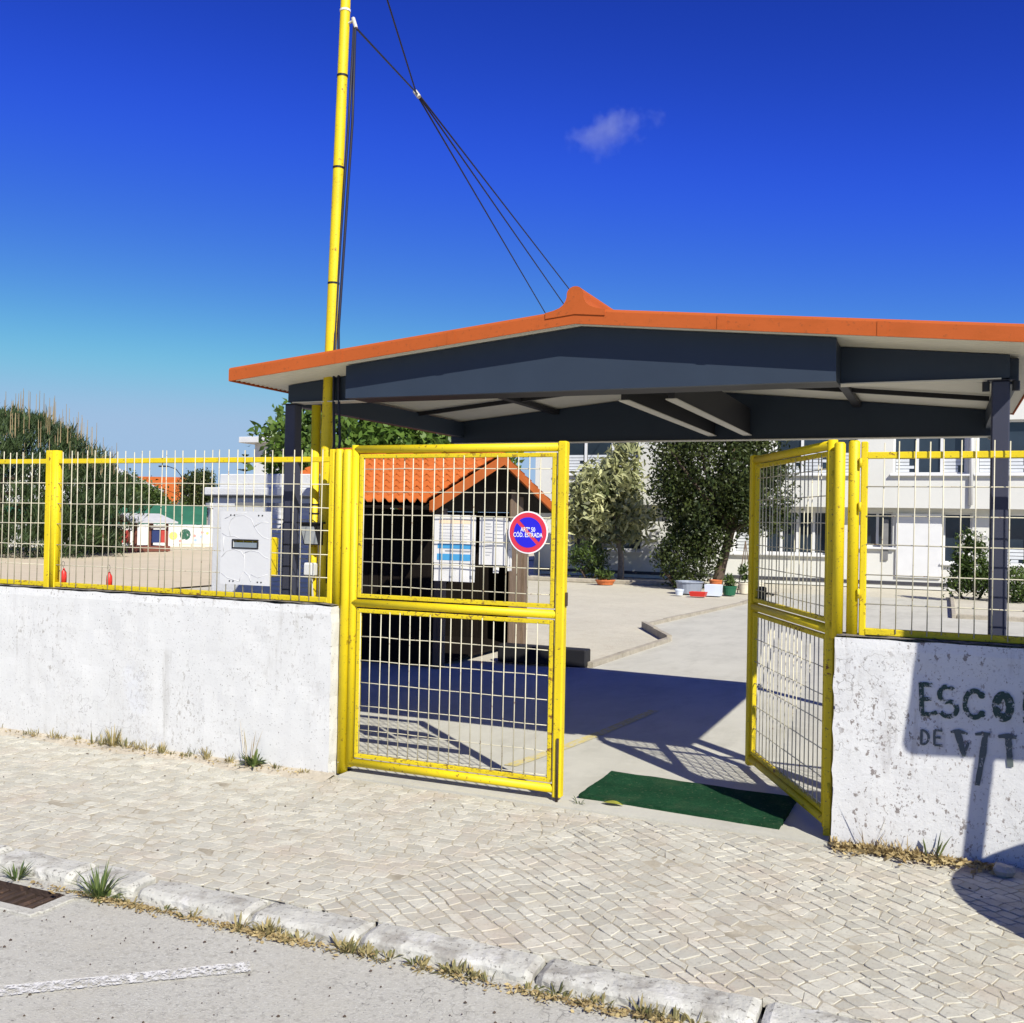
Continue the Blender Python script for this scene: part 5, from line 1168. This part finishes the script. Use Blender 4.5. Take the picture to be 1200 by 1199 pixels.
# ------------------------------------------------------------------ weeds, litter, loose stone
def tuft(base, n, L, W, lean, m, label, cat='weed', group='weeds along wall and kerb', name='weed_tuft'):
    b = np.array(base); C = []; D = []
    th = rng.random(n)*2*math.pi; le = lean*(.3+.9*rng.random(n))
    D = np.stack([np.cos(th)*np.sin(le), np.sin(th)*np.sin(le), np.cos(le)], 1); Ls = L*(.5+.7*rng.random(n))
    r0 = .012+.25*L*rng.random(n)*.4
    C0 = np.stack([np.cos(th)*r0, np.sin(th)*r0, np.zeros(n)], 1)
    S_ = np.stack([-np.sin(th), np.cos(th), np.zeros(n)], 1)*(W*(.6+.7*rng.random(n)))[:, None]*.5
    mid = C0+D*Ls[:, None]*.55; tip = C0+D*Ls[:, None]; tip[:, 2] -= Ls*.22*le; tip[:, 2] = np.maximum(tip[:, 2], .004)
    q1 = np.stack([C0-S_*.5, C0+S_*.5, mid+S_, mid-S_], 1); q2 = np.stack([mid-S_, mid+S_, tip+S_*.05, tip-S_*.05], 1)
    Q = np.concatenate([q1, q2]); r = np.tile(rng.random(n), 2)
    me = quads_mesh(name, Q, r); me.materials.append(m); o = bpy.data.objects.new(name, me); col.objects.link(o); o.location = base
    return tag(o, label, cat, group)
rng = np.random.default_rng(5); random.seed(5)
tuft((.10, -2.06, ROAD_Z), 90, .150, .007, .85, M['grass'], 'biggest green grass tuft at the kerb, right of the drain')
tuft((.13, -2.05, ROAD_Z), 22, .075, .020, 1.3, M['grass'], 'broad-leaved green rosette under the biggest kerb tuft')
tuft((-.62, -.05, .012), 38, .12, .020, 1.0, M['grass'], 'leafy green weed at the foot of the left wall near the gate')
tuft((-.66, -.04, .012), 7, .30, .005, .35, M['dry'], 'thin dry stalks rising from the leafy weed by the left wall')
tuft((-.40, -2.06, ROAD_Z), 40, .10, .007, .9, M['grass'], 'green grass tuft left of the drain at the picture edge')
wl = 'small green weed in the kerb joint'
ORD = ['first', 'second', 'third', 'fourth', 'fifth', 'sixth', 'seventh', 'eighth', 'ninth', 'tenth', 'eleventh', 'twelfth', 'thirteenth', 'fourteenth', 'fifteenth', 'sixteenth']
def clump(base, k, sc, L0, L1, W, lean, sx, sy, label, group, m):
    """one weed plant of several stems growing from one spot"""
    Qs, rs = [], []
    for q in range(k):
        o = tuft((0, 0, 0), random.randint(5, 12), (L0+L1*random.random())*sc+.01, W, random.uniform(*lean), m, 'x')
        me = o.data; co = np.zeros(len(me.vertices)*3, np.float32); me.vertices.foreach_get('co', co)
        Qs.append(co.reshape(-1, 4, 3)+np.array([random.gauss(0, sx), random.gauss(0, sy), 0])); rs.append(np.clip(random.random()*.7+rng.random(len(Qs[-1]))*.3, 0, 1))
        bpy.data.objects.remove(o); bpy.data.meshes.remove(me)
    me = quads_mesh('weed_clump', np.concatenate(Qs), np.concatenate(rs)); me.materials.append(m)
    o = bpy.data.objects.new('weed_clump', me); col.objects.link(o); o.location = base; tag(o, label, 'weed', group)
for n_, (x0_, k, sc) in enumerate(((.27, 5, .6), (.45, 3, .4), (.63, 3, .5), (.87, 7, .75), (1.0, 11, .85), (1.13, 6, .6), (1.40, 12, .85), (1.52, 7, .65), (1.72, 5, .55), (1.85, 11, .8), (1.95, 5, .6), (2.15, 4, .5), (2.24, 8, .7), (2.42, 6, .6), (2.58, 10, .8), (2.70, 5, .6))):
    clump((x0_, -2.055, ROAD_Z), k, sc, .022, .06, .009, (.8, 1.35), .035, .012, ORD[n_]+' small weed clump along the kerb, counted rightwards from the biggest tuft', 'weed clumps along the kerb', M['weed_mix'])
for n_, (x0_, k, sc) in enumerate(((-3.0, 3, .6), (-2.6, 4, .7), (-2.35, 5, .9), (-2.15, 3, .5), (-1.95, 7, 1.1), (-1.82, 8, 1.7), (-1.72, 7, 1.6), (-1.58, 5, .9), (-1.46, 4, .7), (-1.36, 4, .7), (-1.2, 4, .7), (-1.0, 5, .8), (-.86, 3, .6), (-.45, 3, .5), (-.25, 3, .4))):
    clump((x0_, -.045, .012), k, sc, .03, .07, .006, (.4, 1.0), .04, .012, ORD[n_]+' dry weed clump from the left along the foot of the long wall', 'weed clumps at the long wall', M['weed_mix'])
for n_, (x0_, k, sc) in enumerate(((3.07, 6, .7), (3.17, 9, 1.0), (3.24, 10, 1.2), (3.33, 9, 1.0), (3.43, 7, .8), (3.55, 5, .7), (3.70, 4, .6))):
    clump((x0_, -.045, .010), k, sc, .03, .07, .008, (.7, 1.25), .035, .016, ORD[n_]+' straw-coloured weed clump rightwards from the gate along the peeling wall', 'weed clumps at the peeling wall', M['dry'])
tuft((3.18, -.02, .012), 7, .27, .006, .4, M['dry'], 'tall dry stalks against the peeling wall by the open gate')
tuft((3.47, -.03, .012), 6, .17, .022, .4, M['leaf_shrub'] if False else M['grass'], 'small leafy sprig at the edge of the shadow on the peeling wall')
tuft((1.58, .10, .012), 10, .05, .010, 1.0, M['grass'], 'tiny weed at the threshold beside the closed leaf')
# dry leaf litter in the gutter and along the walls
def litter(n, fn, size, m, nm, label):
    C = np.array([fn() for _ in range(n)]); D = unit(n); D[:, 2] *= .25; D /= np.linalg.norm(D, axis=1, keepdims=True)
    Q = leaf_quads(C, D, size*(.5+rng.random(n)), size*.5*(.5+rng.random(n)))
    me = quads_mesh(nm, Q, rng.random(n)); me.materials.append(m); o = bpy.data.objects.new(nm, me); col.objects.link(o); tag(o, label, 'litter', kind='stuff')
litter(1500, lambda: (random.choice([random.uniform(-.3, 2.9), random.gauss(.25, .18), random.gauss(1.0, .15), random.gauss(2.4, .25)]), -2.06-abs(random.gauss(0, .028)), ROAD_Z+.006+random.random()*.008), .020, M['dry'], 'gutter_litter', 'dry leaf litter and straw along the gutter')
litter(500, lambda: (random.uniform(3.0, 3.75), -.02-abs(random.gauss(0, .055)), .016+random.random()*.02), .035, M['dry'], 'wall_litter', 'dry straw litter at the foot of the peeling wall')
litter(260, lambda: (random.uniform(-3.2, -.2), -.03-abs(random.gauss(0, .05)), .014+random.random()*.01), .022, M['dry'], 'wall_litter', 'dry straw litter at the foot of the long left wall')
# pebbles and grit on road and pavement
mb = MB(); random.seed(9)
for i in range(420):
    if i < 300: x, y, z = random.uniform(-.4, 3.6), random.uniform(-3.3, -2.06), ROAD_Z+.006
    else: x, y, z = random.uniform(-3, 4), -random.random()*1.8, .004
    r_ = random.choice((.0025, .003, .004, .006)); n = 5
    vs = [(x+r_*math.cos(2*math.pi*k/n)*(1+.4*random.random()), y+r_*math.sin(2*math.pi*k/n)*(1+.4*random.random()), z-.002) for k in range(n)]+[(x, y, z+r_*.7)]
    mb.add(vs, [(k, (k+1) % n, n) for k in range(n)])
tag(mb.build('grit', M['bark'], None), 'scattered dark grit on road and pavement', 'grit', kind='stuff')
mb = MB(); c = Vector((3.79, -.11, .03)); vs = []; 
for i in range(5):
    for k in range(9):
        ph_ = math.pi*i/4; a = 2*math.pi*k/9; d_ = Vector((math.sin(ph_)*math.cos(a), math.sin(ph_)*math.sin(a), math.cos(ph_))); r_ = 1+.35*noise.noise(d_*1.7+Vector((4, 2, 1)))
        vs.append((c.x+d_.x*.055*r_, c.y+d_.y*.035*r_, c.z+d_.z*.034*r_))
mb.add(vs, [(i*9+k, i*9+(k+1) % 9, (i+1)*9+(k+1) % 9, (i+1)*9+k) for i in range(4) for k in range(9)])
tag(mb.build('loose_stone', M['stone'], None, loc=(3.79, -.11, 0)), 'pale loose stone lying in the shadow by the peeling wall', 'stone')

# ------------------------------------------------------------------ one small cloud
def cloud():
    dirv = (F + Rv*((712-600)/1178.3) - Uv*((152-599.5)/1178.3)).normalized(); c = CAM + dirv*900
    me = bpy.data.meshes.new('cloud'); mb = MB()
    sx, sy, sz = 60, 30, 30
    n, m_ = 20, 10; vs = []
    for i in range(m_+1):
        for k in range(n):
            p = math.pi*i/m_; a = 2*math.pi*k/n; vs.append((sx*math.sin(p)*math.cos(a), sy*math.sin(p)*math.sin(a), sz*math.cos(p)))
    mb.add(vs, [(i*n+k, (i+1)*n+k, (i+1)*n+(k+1) % n, i*n+(k+1) % n) for i in range(m_) for k in range(n)])
    m, nt, p, o = new_mat('thin_cloud'); nt.nodes.remove(p)
    tc = nt.nodes.new('ShaderNodeTexCoord').outputs['Object']
    nn = noise_node(nt, tc, 0.034, 9, 0.62)
    ln = nt.nodes.new('ShaderNodeVectorMath'); ln.operation = 'LENGTH'; nt.links.new(scaled(nt, tc, (1/sx, 1/sy, 1/sz)), ln.inputs[0])
    fall = ramp(nt, ln.outputs['Value'], 1.0, 0.15)
    s1 = nt.nodes.new('ShaderNodeMath'); s1.operation = 'MULTIPLY_ADD'; nt.links.new(fall, s1.inputs[0]); s1.inputs[1].default_value = .42; nt.links.new(nn, s1.inputs[2])
    dn = ramp(nt, s1.outputs[0], .75, .92)
    mu = nt.nodes.new('ShaderNodeMath'); mu.operation = 'MULTIPLY'; mu.inputs[1].default_value = .013; nt.links.new(dn, mu.inputs[0])
    pv = nt.nodes.new('ShaderNodeVolumePrincipled'); pv.inputs['Color'].default_value = (.95, .97, 1, 1); nt.links.new(mu.outputs[0], pv.inputs['Density'])
    nt.links.new(pv.outputs[0], o.inputs['Volume'])
    ob = mb.build('cloud', m, None, smooth=True); ob.location = c; ob.rotation_euler = (0, -.12, YAW)
    tag(ob, 'single small wispy cloud in the blue sky', 'cloud')
cloud()
